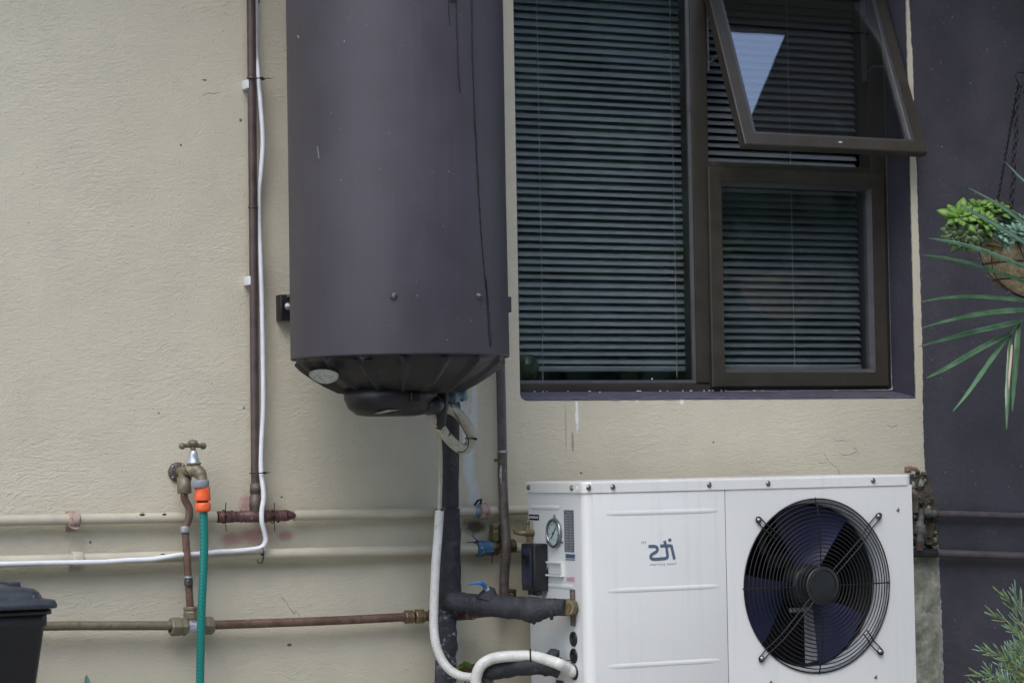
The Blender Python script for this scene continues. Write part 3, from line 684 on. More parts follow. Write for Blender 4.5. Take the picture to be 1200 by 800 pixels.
tag(pot, 'small round dark green pot inside the window corner', 'pot')
isl = part('inner_sill', MB().box((OX0+.004, FY+fd+.001, fb-.005), (OX1-.006, TW+.12, c.z-.0005)), M['frame'], WIN)

# ================================================================== water heater
TCX, TR = 0, .2335
c0 = at(465.5, 200, -.30); TCX = c0.x; TCY = -.30
TZ = at(465, 415, TCY-.2).z
wh = thing('water_heater', 'tall dark purple cylindrical water heater hung on the beige wall', 'water heater', (TCX, TCY, TZ-.16))
n = 96; mb = MB(); prof = [(TZ+.004, TR-.006), (TZ, TR-.003), (TZ-.001, TR), (TZ+.003, TR+.0008), (TZ+.35, TR-.0004), (TZ+.8, TR), (TZ+1.12, TR), (TZ+1.16, TR-.02), (TZ+1.18, TR-.08), (TZ+1.185, .0005)]
vs = []; 
for (z, r) in prof:
    for k in range(n):
        a = 2*PI*k/n; rr = r*(1+.0016*math.sin(3*a+1)+.001*math.sin(7*a+z*9)); vs.append((TCX+rr*math.cos(a), TCY+rr*math.sin(a), z))
fs = [(i*n+k, i*n+(k+1) % n, (i+1)*n+(k+1) % n, (i+1)*n+k) for i in range(len(prof)-1) for k in range(n)]
part('casing', mb.add(vs, fs, True), M['tank'], wh)
# ribbed end dome
DB = at(470, 458, TCY-.1).z
dz = TZ-DB; mb = MB(); n = 192; vs = []
prof = [(0.012, .222), (-.004, .2215), (-.12*dz, .2155), (-.30*dz, .2030), (-.52*dz, .181), (-.76*dz, .153), (-.97*dz, .122), (-1.02*dz, .108), (-1.02*dz, .02)]
for i, (h, r) in enumerate(prof):
    for k in range(n):
        a = 2*PI*k/n; rib = max(0, math.cos(a*16))**4*.011*(1 if 1 < i < 7 else 0)
        vs.append((TCX+(r+rib)*math.cos(a), TCY+(r+rib)*math.sin(a), TZ+h-rib*.3))
fs = [(i*n+k, i*n+(k+1) % n, (i+1)*n+(k+1) % n, (i+1)*n+k) for i in range(len(prof)-1) for k in range(n)]
part('end_dome', mb.add(vs, fs, True), M['dome'], wh)
# terminal cover under the dome
cc = at(474, 470, TCY-.09); TCz = at(474, 457, TCY-.1).z
part('terminal_cover', MB().lathe((cc.x, TCY-.02, TCz+.004), (0, 0, -1), [(0, .06), (0, .097), (.018, .099), (.040, .090), (.054, .072), (.057, .05), (.057, .001)], 40, squash=(1.03, .9)), M['dome'], wh)
part('cover_lug', MB().ball((cc.x+.078, TCY-.05, TCz-.030), (.028, .04, .022), 14), M['black'], wh)
part('cover_notch', MB().box((cc.x+.005, TCY-.113, TCz-.026), (cc.x+.028, TCY-.10, TCz-.004), .003), M['tie'], wh)
q = at(476, 483, TCY-.06)
part('cover_sticker', MB().add([at(438, 484.5, TCY-.075), at(455, 480, TCY-.094), at(478, 480.5, TCY-.094), at(470, 485.8, TCY-.06)], [(0, 1, 2, 3)]), M['sticker'], wh, fix=False)
# elliptical sticker on the dome (laid along the dome surface)
def dome_pt(a, u, lift=.002):
    for i in range(1, len(prof)-1):
        if prof[i+1][0] <= -u*dz <= prof[i][0]:
            t = (prof[i][0]+u*dz)/(prof[i][0]-prof[i+1][0]+1e-9); r = prof[i][1]*(1-t)+prof[i+1][1]*t
            return Vector((TCX+(r+lift+.005)*math.cos(a), TCY+(r+lift+.005)*math.sin(a), TZ-u*dz-lift))
    return Vector((TCX, TCY, TZ))
def solve_dome(px, py):
    best = None
    for ia in range(120):
        a = -PI+ia*PI/119+.2
        for iu in range(26):
            p = dome_pt(a, .05+iu*.035); v = p-CAM
            z = v.dot(FW); X = 600+F*v.dot(RT)/z; Y = 400-F*v.dot(UP)/z; e = (X-px)**2+(Y-py)**2
            nrm = Vector((math.cos(a), math.sin(a), 0))
            if nrm.dot(v) > 0: e += 500
            if best is None or e < best[0]: best = (e, a, .05+iu*.035)
    return best[1], best[2]
a0, u0 = solve_dome(381, 438)
ring = [dome_pt(a0+.26*math.cos(t)-.08*math.sin(t), u0+.20*math.sin(t), .0085) for t in [2*PI*k/20 for k in range(20)]]
part('dome_sticker', MB().add([dome_pt(a0, u0, .0085)]+ring, [(0, 1+k, 1+(k+1) % 20) for k in range(20)], True), M['sticker'], wh, fix=False)
a1, u1 = solve_dome(424, 421)
ring = [dome_pt(a1+.09*math.cos(t), u1+.13*math.sin(t), .0035) for t in [2*PI*k/14 for k in range(14)]]
part('dome_hole', MB().add([dome_pt(a1, u1, .0035)]+ring, [(0, 1+k, 1+(k+1) % 14) for k in range(14)]), M['tie'], wh, fix=False)
# casing screws
for (px, py) in ((461.5, 347), (561.5, 347), (529, -2)):
    p = atcyl(px, py, TCX, TCY, TR); d = Vector((p.x-TCX, p.y-TCY, 0)).normalized()
    part('screw', MB().lathe(p-d*.001, d, [(0, .0001), (0, .0088), (.002, .0085), (.0022, .006), (.0075, .0056), (.0085, .004), (.0085, .0001)], 6 if False else 14), M['screwpainted'], wh)
# bitumen runs down the casing
for L, r in (([(525, -20), (526, 15), (528, 38)], .0012), ([(534, -20), (536, 50), (537, 85), (540, 116)], .0015), ([(552.5, -20), (553.5, 60), (555, 100), (558, 170), (561, 225), (564, 275), (569, 335), (573, 395), (575, 413)], .0017), ([(568, 320), (570, 330), (574, 380), (577, 412)], .0011)):
    pts = []
    for i in range(len(L)-1):
        k = max(3, int((L[i+1][1]-L[i][1])/7))
        for j in range(k):
            t = j/k; py = L[i][1]*(1-t)+L[i+1][1]*t; px = L[i][0]*(1-t)+L[i+1][0]*t+.7*noise.noise(Vector((py*.09, L[0][0], 0)))
            pts.append(atcyl(px, py, TCX, TCY, TR+.0003))
    part('drip_run', MB().tube(pts, [r*random.uniform(.6, 1.2) for _ in pts], 6), M['tie'], wh)
for (px, py, dx, dy) in ((372, 172, 2, 14), (349, 42, 1, 3), (403, 48, 1, 1)):
    p0, p1 = atcyl(px, py, TCX, TCY, TR+.0005), atcyl(px+dx, py+dy, TCX, TCY, TR+.0005)
    part('scratch', MB().rod(p0, p1, .0007, n=5), M['sticker'], wh)
# wall bracket on the left and its bolt; stub of the one on the right
b0, b1 = at(326.5, 376, -.018), at(350, 345.5, -.018)
part('wall_bracket', MB().box((b0.x, -.030, b0.z), (b1.x, -.001, b1.z), .003).box((b0.x+.03, -.12, b0.z+.012), (b1.x+.03, -.0295, b1.z-.012), .002), M['black'], wh)
bc = at(338, 359, -.03)
part('bolt', MB().lathe((bc.x, -.029, bc.z), (0, -1, 0), [(0, .0001), (0, .009), (.002, .009), (.002, .006), (.012, .0055), (.012, .0001)], 12), M['galv'], wh)
bc2 = at(340, 346.5, -.03); part('bolt', MB().box((bc2.x-.008, -.034, bc2.z-.003), (bc2.x+.006, -.0302, bc2.z+.002)), M['galv'], wh)
b0, b1 = at(580, 366, -.04), at(596, 348, -.04)
part('wall_bracket', MB().box((b0.x, -.055, b0.z), (b1.x, -.001, b1.z), .002), M['tank'], wh)

# ================================================================== pipes on the left
def ridge_collar(mb, p, ax, r, l, n=16):
    p = Vector(p); ax = Vector(ax).normalized()
    mb.lathe(p-ax*l/2, ax, [(0, r*.8), (0, r), (l*.15, r*1.06), (l*.85, r*1.06), (l, r), (l, r*.8)], n)
    return mb
vp = thing('downpipe', 'thin brown vertical pipe with a tee at its foot, left of the heater', 'pipe', at(299, 600, 0))
Yp = -.032
P0, P1 = at(294.0, -30, Yp), at(299.3, 570, Yp); P0.x = at(294, -5, Yp).x
pa = at(294.2, 0, Yp); pb = at(299.4, 566, Yp); ptop = pa+(pa-pb)*((2.62-pa.z)/(pa.z-pb.z)); 
part('pipe_run', MB().tube([ptop, pa, (pa+pb)/2+Vector((.0006, 0, 0)), pb], .0098, 18), M['brown'], vp)
part('joint_collar', ridge_collar(MB(), at(294.9, 92, Yp), (0, 0, 1), .0108, .006), M['brown'], vp)
part('joint_collar', ridge_collar(MB(), at(296.5, 243, Yp), (0, 0, 1), .0106, .004), M['brown'], vp)
bot = at(298.8, 603, Yp)
part('tee_sleeve', MB().lathe(pb, (bot-pb), [(0, .0095), (0, .0118), (.020, .0122), (.0205, .0112), (.028, .0112), (.0285, .0128), (.052, .0128), (.053, .0120), (.07, .0120), (.075, .01)], 20), M['copperdull'], vp)
t0, t1 = at(255, 605.5, Yp), at(347, 603.5, Yp); ax = (t1-t0).normalized(); LT = (t1-t0).length
part('tee_run', MB().lathe(t0, ax, [(0, .009), (0, .0128), (.012, .0132), (.030, .0132), (.031, .0122), (.062, .0122), (.063, .0134), (.120, .0134), (.121, .0122), (.158, .0122), (.160, .0130), (LT-.03, .0124), (LT-.018, .0115), (LT-.006, .007), (LT, .002)], 20), M['redcopper'], vp)
for (px) in (272, 283, 311, 326): part('solder_ring', ridge_collar(MB(), at(px, 604.8, Yp), ax, .0132, .0022), M['copperdull'], vp)
for (px, py) in ((291, 100), (293, 329.5)):
    p = at(px-1, py, -.012)
    part('pipe_clip', MB().box((p.x-.009, -.036, p.z-.010), (p.x+.008, -.001, p.z+.010), .002), M['clip'], vp)
def tie(c, ax, r, parent, tail=None, w=.0018):
    c = Vector(c); ax = Vector(ax).normalized(); up = Vector((0, 0, 1)) if abs(ax.z) < .9 else Vector((0, 1, 0))
    u = ax.cross(up).normalized(); v = ax.cross(u)
    rr = r if isinstance(r, (tuple, list)) else (r, r)
    b = MB(); b.tube([c+u*math.cos(2*PI*k/18)*rr[0]+v*math.sin(2*PI*k/18)*rr[1] for k in range(18)], w, 6, closed=True)
    h = c+u*rr[0]*.3*(-1)-Vector((0, rr[1]+.001, 0)); b.box(h-Vector((.003, .003, .0025)), h+Vector((.003, .002, .0025)))
    if tail is not None: b.rod(h, h+Vector(tail), w*.8, w*.35, 6)
    return part('cable_tie', b, M['tie'], parent)
tie(at(300, 93, -.036), (0, 0, 1), (.019, .017), vp, (.022, -.004, -.001), .0013)
tie(at(303, 554, -.036), (0, 0, 1), (.020, .018), vp, (.014, -.004, .002), .0013)
for px in (262, 319):
    p = at(px, 605, Yp); tie(p, (1, 0, 0), (.0145, .0145), vp, None, .0012)
    part('wire_end', MB().rod(p+Vector((0, -.012, .012)), p+Vector((.001, -.012, .030)), .001, n=5).rod(p+Vector((0, -.012, -.01)), p+Vector((.001, -.012, -.032)), .001, n=5), M['tie'], vp)

def wallpipe(name, label, pts, Y, r, m, parts=None, cat='pipe'):
    t = thing(name, label, cat, at(pts[0][0], pts[0][1], Y))
    pth = pxpath(pts, Y, 4); pth = [Vector((-4.5, Y, pth[0].z-.01))]+pth
    part('pipe_run', MB().tube(pth, r, 18), m, t); return t
up = wallpipe('supply_pipe', 'upper of the two beige painted pipes running along the wall', [(-60, 611), (60, 608.7), (160, 607), (253, 605.8)], -.024, .0118, M['beigepipe'])
part('pipe_run', MB().tube(pxpath([(344, 603.8), (430, 602), (480, 601.2), (560, 599), (640, 596.6)], -.024, 4), .0113, 18), M['beigepipe'], up)
lp = wallpipe('supply_pipe', 'lower of the two beige painted pipes with white cable along it', [(-60, 659.5), (60, 656), (200, 652), (300, 649.5), (420, 646.5), (520, 644), (640, 641)], -.024, .0122, M['beigepipe'])
def saddle(px, py, Y, r, m, par, lab=None, droop=False):
    p = at(px, py, Y); b = MB()
    b.lathe(p-Vector((.012, 0, 0)), (1, 0, -.02), [(0, r), (0, r+.003), (.003, r+.0042), (.021, r+.0042), (.024, r+.003), (.024, r)], 18)
    b.box((p.x-.010, -.006, p.z-r-.014), (p.x+.011, -.001, p.z+r+.005))
    if droop: b.add([(p.x-.02, -.03, p.z-.008), (p.x+.012, -.03, p.z-.010), (p.x+.008, -.034, p.z-.021), (p.x-.006, -.036, p.z-.019)], [(0, 1, 2, 3)])
    return part('pipe_clamp', b, m, par, lab)
saddle(86, 608.4, -.024, .0118, M['chip'], up, 'pipe clamp with flaking red and cream paint', True)
saddle(90, 654.5, -.024, .0122, M['beigepipe'], lp)
for px, py, w, h in ((167, 602.5, 6, 4), (193, 602, 5, 2.5), (191, 649, 7, 2.5)):
    p = at(px, py, -.036)
    part('paint_chip', MB().ball((p.x, -.0335, p.z-.001), (w/900, .0016, h/1014), 8), M['oldbrass'], up if py < 620 else lp)
cb = part('white_cable', MB().tube(pxpath([(299, -40, -.022), (299.6, 0, -.022), (300, 60, -.024), (302, 84, -.034), (306, 130, -.036), (308, 165, -.036), (306, 200, -.034), (303.5, 225, -.030), (303.5, 262, -.03), (305.5, 310, -.036), (307, 360, -.036), (308, 420, -.036), (308.2, 480, -.036), (306, 520, -.038), (306, 552, -.042), (309, 580, -.052), (306.8, 598, -.056), (307, 612, -.056), (311, 628, -.050), (310.5, 636, -.048), (306, 641, -.046), (294, 643.5, -.044), (275, 645.3, -.044), (256, 646.2, -.044), (235, 648.5, -.044), (212, 649.6, -.050), (194, 652.5, -.047), (176, 655, -.045), (150, 656, -.043), (120, 658, -.043), (80, 658.8, -.043), (40, 659.5, -.043), (0, 660.5, -.043), (-60, 661.5, -.043)], k=5)+[Vector((-4.5, -.043, at(-60, 661.5, -.043).z))], .0054, 12), M['cable'])
tag(cb, 'white electric cable down beside the brown pipe then along the wall', 'cable')
ct = tie(at(304.5, 649, -.034), (1, 0, 0), (.024, .020), cb, (.001, 0, -.020), .0012)

# ------------------------------------------------------------------ garden tap
gt = thing('garden_tap', 'old brass garden tap with a cross handle and chromed neck', 'tap', at(209, 553, 0))
TY = -.075
def A(px, py, Y=TY): return at(px, py, Y)
b = MB(); hc = A(226, 521)
b.tube([A(213, 522.5, TY-.01), A(219, 522), A(226, 520.5), A(233, 522), A(238.5, 522.5, TY+.01)], [.0048, .0046, .0072, .0046, .0048], 12)
b.ball(A(213.5, 522.5, TY-.01), .0074).ball(A(238, 522.5, TY+.01), .0074).ball(A(226, 519, TY), (.0115, .0115, .008)).rod(A(226, 519), A(226.3, 528), .0058, .0058)
part('tap_handle', b, M['olive'], gt)
part('tap_neck', MB().lathe(A(226.4, 527.5), A(227, 543)-A(226.4, 527.5), [(0, .005), (.001, .0085), (.008, .0095), (.016, .0105), (.024, .0125), (.0255, .0135), (.029, .0135), (.030, .010)], 20), M['chrome'], gt)
b = MB()
b.lathe(A(227.2, 542), A(227.5, 556)-A(227.2, 542), [(0, .008), (0, .0155), (.003, .0160), (.004, .0135), (.018, .0140), (.028, .012), (.030, .001)], 20)
b.tube(smooth_path([A(220, 553, TY+.004), A(226, 550), A(232, 552, TY-.01), A(236, 558, TY-.018), A(237.5, 566, TY-.022)], 5), [.014]*5+[.014]*5+[.0135]*5+[.0115]*5+[.0105], 16)
part('tap_body', b, M['olive'], gt)
b = MB(); b.tube(smooth_path([Vector((A(210, 553, 0).x, -.005, A(210, 553, 0).z)), A(214, 552, -.045), A(221, 551, TY)], 5), .0105, 14)
b.lathe(A(216, 549, -.055), A(216, 576, -.055)-A(216, 549, -.055), [(0, .004), (.003, .0115), (.018, .0125), (.018, .0160), (.048, .0155), (.050, .0145), (.053, .0145), (.053, .006)], 18)
part('tap_inlet', b, M['olive'], gt)
pc = at(208.5, 553, -.004)
part('wall_plate', MB().lathe((pc.x, -.001, pc.z), (0, -1, 0), [(0, .001), (0, .0215), (.004, .0215), (.008, .016), (.009, .001)], 24), M['copperdull'], gt)
for dx, dz in ((-.012, .011), (.011, .014), (-.012, -.012)):
    part('plate_screw', MB().lathe((pc.x+dx, -.007, pc.z+dz), (0, -1, 0), [(0, .0001), (0, .0042), (.002, .0036), (.0025, .0001)], 10), M['steel'], gt)
rp = pxpath([(216, 574, -.055), (216, 583, -.055), (218, 588, -.055), (221.6, 595, -.056), (222, 603, -.057), (220, 611, -.056), (217, 618, -.053), (217.5, 626, -.052), (219.5, 660, -.05), (221.5, 690, -.046), (223, 714, -.040)], k=5)
part('riser_pipe', MB().tube(rp, .0082, 16), M['copper'], gt)
part('solder_joint', ridge_collar(MB(), at(216.5, 620, -.053), (0, 0, 1), .0100, .014), M['solder'], gt); part('solder_joint', ridge_collar(MB(), at(221, 676, -.05), (0, 0, 1), .0090, .004), M['solder'], gt)
b = MB(); ridge_collar(b, at(221, 682, -.049), (0, 0, 1), .0090, .014)
part('riser_collar', b, M['screwpainted'], gt)
# connector and hose
hose = thing('garden_hose', 'green braided garden hose hanging from the tap by an orange connector', 'hose', at(235, 830, -.1))
HY = TY-.022
def lat(p0, p1, prof, n=20, s=MB): p0 = at(*p0, HY); p1 = at(*p1, HY); return MB().lathe(p0, p1-p0, prof, n)
part('tap_adaptor', lat((234.2, 562), (234.4, 571), [(0, .008), (0, .0188), (.002, .0195), (.015, .0195), (.017, .018), (.017, .01)], 24), M['grey'], hose)
part('connector_collar', lat((237, 570), (237.2, 586), [(0, .008), (0, .0160), (.002, .0172), (.010, .0165), (.018, .0172), (.028, .0180), (.030, .0170), (.030, .01)], 24), M['orange'], hose)
part('connector_gap', lat((237.3, 585.5), (237.5, 590), [(0, .0125), (.010, .0125)], 20), M['tie'], hose)
part('connector_nut', lat((237.5, 588.5), (238, 599), [(0, .008), (0, .0150), (.003, .0168), (.014, .0170), (.019, .0150), (.020, .009)], 24), M['orange'], hose)
part('hose_run', MB().tube(pxpath([(238.4, 597, HY), (239, 620, HY), (239.2, 645, HY), (237.8, 680, HY), (236.2, 715, HY), (235.2, 750, HY), (234.5, 800, HY), (234, 860, HY-.01), (240, 930, HY-.02), (262, 1010, HY-.05)], k=8), .0089, 18), M['hose'], hose)

# ------------------------------------------------------------------ lower pipe run
lo = thing('floor_level_pipe', 'lowest pipe, olive painted on the left and bare copper on the right', 'pipe', at(60, 733, -.035))
LY = -.038
part('painted_run', MB().tube([Vector((-4.5, LY, at(-60, 736, LY).z))]+pxpath([(-60, 736, LY), (60, 733, LY), (140, 732.6, LY), (202, 732.6, LY)], k=4), .0100, 18), M['olive'], lo, label='olive painted length of pipe')
part('copper_run', MB().tube(pxpath([(246, 732, LY), (320, 729.5, LY), (400, 726.3, LY), (484, 722, LY)], k=4), .0098, 18), M['copper'], lo, label='bare weathered copper length of pipe')
def hexnut(mb, p0, p1, r):
    p0 = Vector(p0); ax = (Vector(p1)-p0); L = ax.length
    mb.lathe(p0, ax, [(0, r*.6), (0, r*.9), (L*.08, r), (L*.55, r), (L*.62, r*.93), (L*.75, r*.93), (L*.78, r), (L*.92, r), (L, r*.88), (L, r*.6)], 8, smooth=False); return mb
part('compression_nut', hexnut(MB(), at(199.5, 734, LY), at(219, 733.5, LY), .0200), M['olive'], lo)
part('compression_nut', hexnut(MB(), at(249.5, 732.5, LY), at(235, 733, LY), .0195), M['olive'], lo)
part('tee_fitting', MB().rod(at(217, 733.5, LY), at(238, 733, LY), .0140, n=20).rod(at(224, 733, LY), at(223.6, 718, LY), .0120, n=18), M['chrome'], lo)
part('compression_nut', hexnut(MB(), at(223.6, 725, LY), at(223.4, 710.5, LY), .0168), M['olive'], lo)
b = MB(); hexnut(b, at(474, 722.6, LY), at(484, 722.2, LY), .0150); hexnut(b, at(486, 722, LY), at(497, 721.6, LY), .0160); part('brass_union', b, M['brass'], lo)
part('primer_run', MB().tube(pxpath([(494, 721.8, LY), (503, 721.3, LY), (505, 721.3, LY), (530, 721, -.05), (545, 720, -.07), (556, 718.5, -.10), (570, 717, -.13), (600, 715.5, -.17)], k=5), [.0110]*8+[.0118]*6+[.0115]*9+[.0110]*13, 18), M['redcopper'], lo, label='maroon stub of pipe entering the insulation')
part('solder_ring', ridge_collar(MB(), at(505, 721.3, LY), (1, 0, 0), .0128, .010), M['copperdull'], lo); part('solder_ring', ridge_collar(MB(), at(551, 719, -.085), (1, -.5, 0), .0125, .022), M['copperdull'], lo)
part('solder_ring', ridge_collar(MB(), at(554.5, 718.7, -.095), (1, -.5, 0), .0128, .003), M['solder'], lo)

# ================================================================== pipes in the middle
mp = thing('copper_pipe', 'grey brown copper pipe descending from behind the heater beside the heat pump', 'pipe', at(592, 700, -.03))
part('pipe_run', MB().tube(pxpath([(583.5, 330, -.034), (586, 410, -.034), (587.5, 470, -.034), (588.6, 528, -.034)], k=5), .0108, 18), M['greypipe'], mp, label='grey purple painted upper length')
part('pipe_run', MB().tube(pxpath([(588.6, 529, -.034), (589, 560, -.035), (590.3, 592, -.048), (591, 610, -.050), (593, 632, -.062), (593, 650, -.062), (591.5, 668, -.050), (590.7, 690, -.046), (591.5, 722, -.046)], k=5), .0112, 18), M['copperdull'], mp)
part('solder_ring', ridge_collar(MB(), at(588.6, 529, -.034), (0, 0, 1), .0118, .005), M['solder'], mp)
part('solder_ring', MB().tube([at(587, 545, -.045), at(586.5, 555, -.046), at(587, 566, -.046)], [.002, .004, .0015], 6), M['solder'], mp)
part('brass_union', hexnut(MB(), at(598, 703, -.03), at(598, 690, -.03), .0150), M['oldbrass'], mp)
# union on the upper beige pipe, valve on the lower
b = MB(); hexnut(b, at(561, 599, -.024), at(571, 598.5, -.024), .0195)
un = part('union_nut', b, M['chip'], up, 'weathered union nut on the upper pipe')
part('tape_wrap', MB().rod(at(555, 599.3, -.024), at(562, 599, -.024), .0122, n=16), M['bluefit'], up)
part('stray_wire', MB().tube([at(556, 592, -.03), at(560, 586, -.035), at(564, 585, -.035), at(563, 590, -.032)], .003, 6), M['tie'], up)
b = MB(); hexnut(b, at(558, 642.5, -.026), at(566, 642, -.026), .0190); b.rod(at(564, 642, -.026), at(576, 641.5, -.026), .0175)
part('tape_wrap', b, M['tape'], lp, 'blue taped joint on the lower pipe')
b = MB(); hexnut(b, at(574, 641.5, -.026), at(583, 641, -.026), .0185); hexnut(b, at(580, 634, -.028), at(580.5, 614, -.028), .0155); b.rod(at(578, 640, -.026), at(600, 639, -.026), .0125)
part('valve_body', b, M['oldbrass'], lp)
b = MB(); hexnut(b, at(596, 640, -.026), at(603, 639.5, -.026), .0165); part('valve_nut', b, M['oldbrass'], lp)
part('stray_wire', MB().tube(smooth_path([at(547, 635, -.03), at(553, 634.8, -.035), at(560, 634.2, -.04), at(556, 630, -.05), at(553, 627, -.05)], 4), .0011, 5).rod(at(577, 646, -.045), at(576.5, 660, -.045), .0011, n=5), M['tie'], lp)
# ------------------------------------------------------------------ insulated riser
ir = thing('insulated_riser', 'thick black foam insulated pipe rising to the heater', 'pipe', at(524, 860, -.07))
def wob(pts, r0, seed, amp=.11):
    return [r0*(1+amp*noise.noise(Vector((i*.35, seed, 0)))+amp*.6*noise.noise(Vector((i*1.1, seed+3, 0)))) for i in range(len(pts))]
pts = pxpath([(527, 474, -.16), (527, 486, -.12), (526.5, 500, -.10), (526, 540, -.085), (525.5, 594, -.075)], k=6)
part('foam_sleeve', MB().tube(pts, wob(pts, .0232, 1), 22), M['foam'], ir)
pts = pxpath([(525.5, 595.5, -.075), (526.5, 640, -.075), (527, 690, -.072), (525, 712, -.072)], k=6)
part('foam_sleeve', MB().tube(pts, wob(pts, .0258, 2), 22), M['foam'], ir)
pts = pxpath([(524.5, 713, -.072), (522, 730, -.070), (523, 760, -.068), (522, 800, -.066), (521, 870, -.06), (520, 1000, -.06)], k=7)
part('foam_sleeve', MB().tube(pts, wob(pts, .0245, 3, .2), 22), M['foamold'], ir, label='lower foam sleeve with silvery peeling wrap')
# branch out to the heat pump
HPX0 = -.017; HY0, HY1 = -.10, -.37; HZ1 = at(684, 564, HY1).z; HX1 = at(1068, 556, HY1).x; HZ0 = HZ1-.505
eb = atx(669, 712, HPX0)
br = thing('insulated_branch', 'black foam wrapped branch pipe entering the side of the heat pump', 'pipe', at(524, 703, -.09))
P = [at(521, 705, -.085), at(530, 703.5, -.105), at(545, 705.5, -.13), at(560, 707, -.155), at(572, 708, -.175), at(590, 711, -.20), at(610, 712, -.235), at(625, 714, -.262), at(640, 712, -.285), at(652, 711, -.305), at(664, 711.5, -.33)]
pts = smooth_path(P, 6); base = [.0205, .0225, .0215, .0212, .0250, .0245, .0255, .0300, .0220, .0190, .0185]
rs = []
for i in range(len(pts)):
    t = i/6; k = min(int(t), 9); f = t-k; rs.append((base[k]*(1-f)+base[min(k+1, 10)]*f)*(1+.11*noise.noise(Vector((i*.8, 4, 0)))))
part('foam_sleeve', MB().tube(pts, rs, 24), M['foam'], br)
b = MB(); b.lathe(at(571, 704, -.175), at(575, 689, -.175)-at(571, 704, -.175), [(0, .026), (.012, .022), (.024, .015), (.032, .009), (.033, .001)], 16)
b.lathe(at(626, 716, -.262), at(625.5, 731, -.262)-at(626, 716, -.262), [(0, .030), (.010, .020), (.020, .009), (.028, .003), (.029, .0005)], 14, squash=(1, .6))
for x_ in (548, 566, 585, 600, 646): 
    q = at(x_, 707+(x_-548)*.07, -.13-(x_-545)*.0016); b.lathe(q-Vector((.004, 0, 0)), (1, -.55, 0), [(0, .0215), (.004, .0232), (.008, .0215)], 20)
part('foam_wrap', b, M['foam'], br)
b = MB(); hl = pxpath([(549.5, 684.5, -.20), (556, 683, -.20), (562, 682.5, -.20), (566.5, 684.5, -.19), (569.5, 689, -.185)], k=4)
part('valve_lever', b.tube(hl, [.0022]*4+[.0035]*4+[.0050]*4+[.0058]*4+[.0055], 10), M['bluehandle'], br)
part('lever_tip', MB().tube([at(569, 688, -.186), at(572.5, 692.5, -.18)], [.0058, .0052], 10), M['clip'], br)
b = MB(); hexnut(b, atx(664, 711.5, HPX0-.030), atx(672, 711.5, HPX0-.001), .0192); b.rod(atx(661, 711.5, HPX0-.034), atx(671, 711.5, HPX0-.006), .0165); part('brass_union', b, M['brass'], br)
b = MB()
p = atx(671.5, 711.5, HPX0-.004); b.box(p+Vector((-.005, -.006, -.040)), p+Vector((.003, .006, .040)), .002)
part('fixing_plate', b, M['copperdull'], br)
# flexible conduits
fc = thing('flexible_conduit', 'white ribbed flexible conduit looping down from the heater to the heat pump', 'conduit', at(513, 600, -.12))
def ribbed(path, r, amp=.09, step=.0058, n=14):
    """resample the path and ripple the radius"""
    L = [0]
    for i in range(1, len(path)): L.append(L[-1]+(path[i]-path[i-1]).length)
    T = L[-1]; m = max(4, int(T/(step/4))); out = []; rs = []; j = 0
    for i in range(m+1):
        s = T*i/m
        while j < len(L)-2 and L[j+1] < s: j += 1
        t = (s-L[j])/max(1e-9, L[j+1]-L[j]); out.append(path[j].lerp(path[j+1], min(1, t)))
        rs.append(r*(1+amp*1.6*math.cos(2*PI*s/step)))
    return MB().tube(out, rs, n)
part('thin_cable', MB().tube(pxpath([(503, 484, -.20), (508, 497, -.18), (514, 510, -.15), (516, 530, -.13), (516, 560, -.12), (515, 598, -.12)], k=5), .0050, 10), M['cream'], fc)
part('ribbed_hose', ribbed(pxpath([(515, 597, -.12), (513.5, 625, -.12), (511, 655, -.12), (509.5, 685, -.12), (508.5, 712, -.12), (508.5, 735, -.12), (511, 755, -.125), (518, 773, -.13), (528, 785, -.14), (540, 791.5, -.15), (553, 793.5, -.155), (560, 796, -.16)], k=7), .0100, .03), M['conduit'], fc)
tie(at(514.5, 597, -.12), (0, 0, 1), .008, fc, None, .0016)
part('conduit_run', ribbed(pxpath([(558, 850, -.17), (557.5, 805, -.18), (558.5, 791, -.185), (564, 779, -.195), (575, 772, -.205), (590, 769, -.225), (610, 768.2, -.24), (626, 768.8, -.26), (645, 774, -.30), (655, 777.5, -.322)], k=8)+[atx(665, 782.5, HPX0-.018), atx(671, 786.5, HPX0-.006), atx(674, 788, HPX0+.004)], .0125, .012), M['conduit'], fc)
tie(at(621.5, 768.5, -.252), (1, -.5, 0), .0150, fc, (.004, -.002, .014), .0020)
tie(at(553, 793.5, -.156), (.9, .1, -.2), .0130, fc, (-.006, 0, .002), .0018)
cl = thing('cream_conduit_loop', 'short cream conduit loop tied under the heater', 'conduit', at(530, 500, -.2))
part('conduit_run', MB().tube(pxpath([(520, 478, -.24), (527, 479, -.235), (536, 484, -.225), (546, 495, -.215), (551.5, 506, -.205), (552.5, 516, -.20), (548, 524, -.195), (540.5, 525.5, -.20), (531, 519, -.21), (521, 508, -.225), (512, 494, -.235), (506, 484, -.235)], k=6), .0118, 16), M['cream'], cl)
tie(at(552, 514, -.202), (.1, 0, 1), .0128, cl, (-.010, 0, .004), .0013); tie(at(523.5, 509, -.222), (.8, 0, -.8), .0128, cl, None, .0013)
part('tie_string', MB().tube(pxpath([(527, 470, -.25), (531, 480, -.245), (538, 493, -.235), (544, 505, -.225), (549, 515, -.22), (548, 524, -.215), (543, 529, -.215), (536, 529.5, -.215)], k=5), .0011, 6), M['tie'], cl)
bf = at(536, 463, -.22)
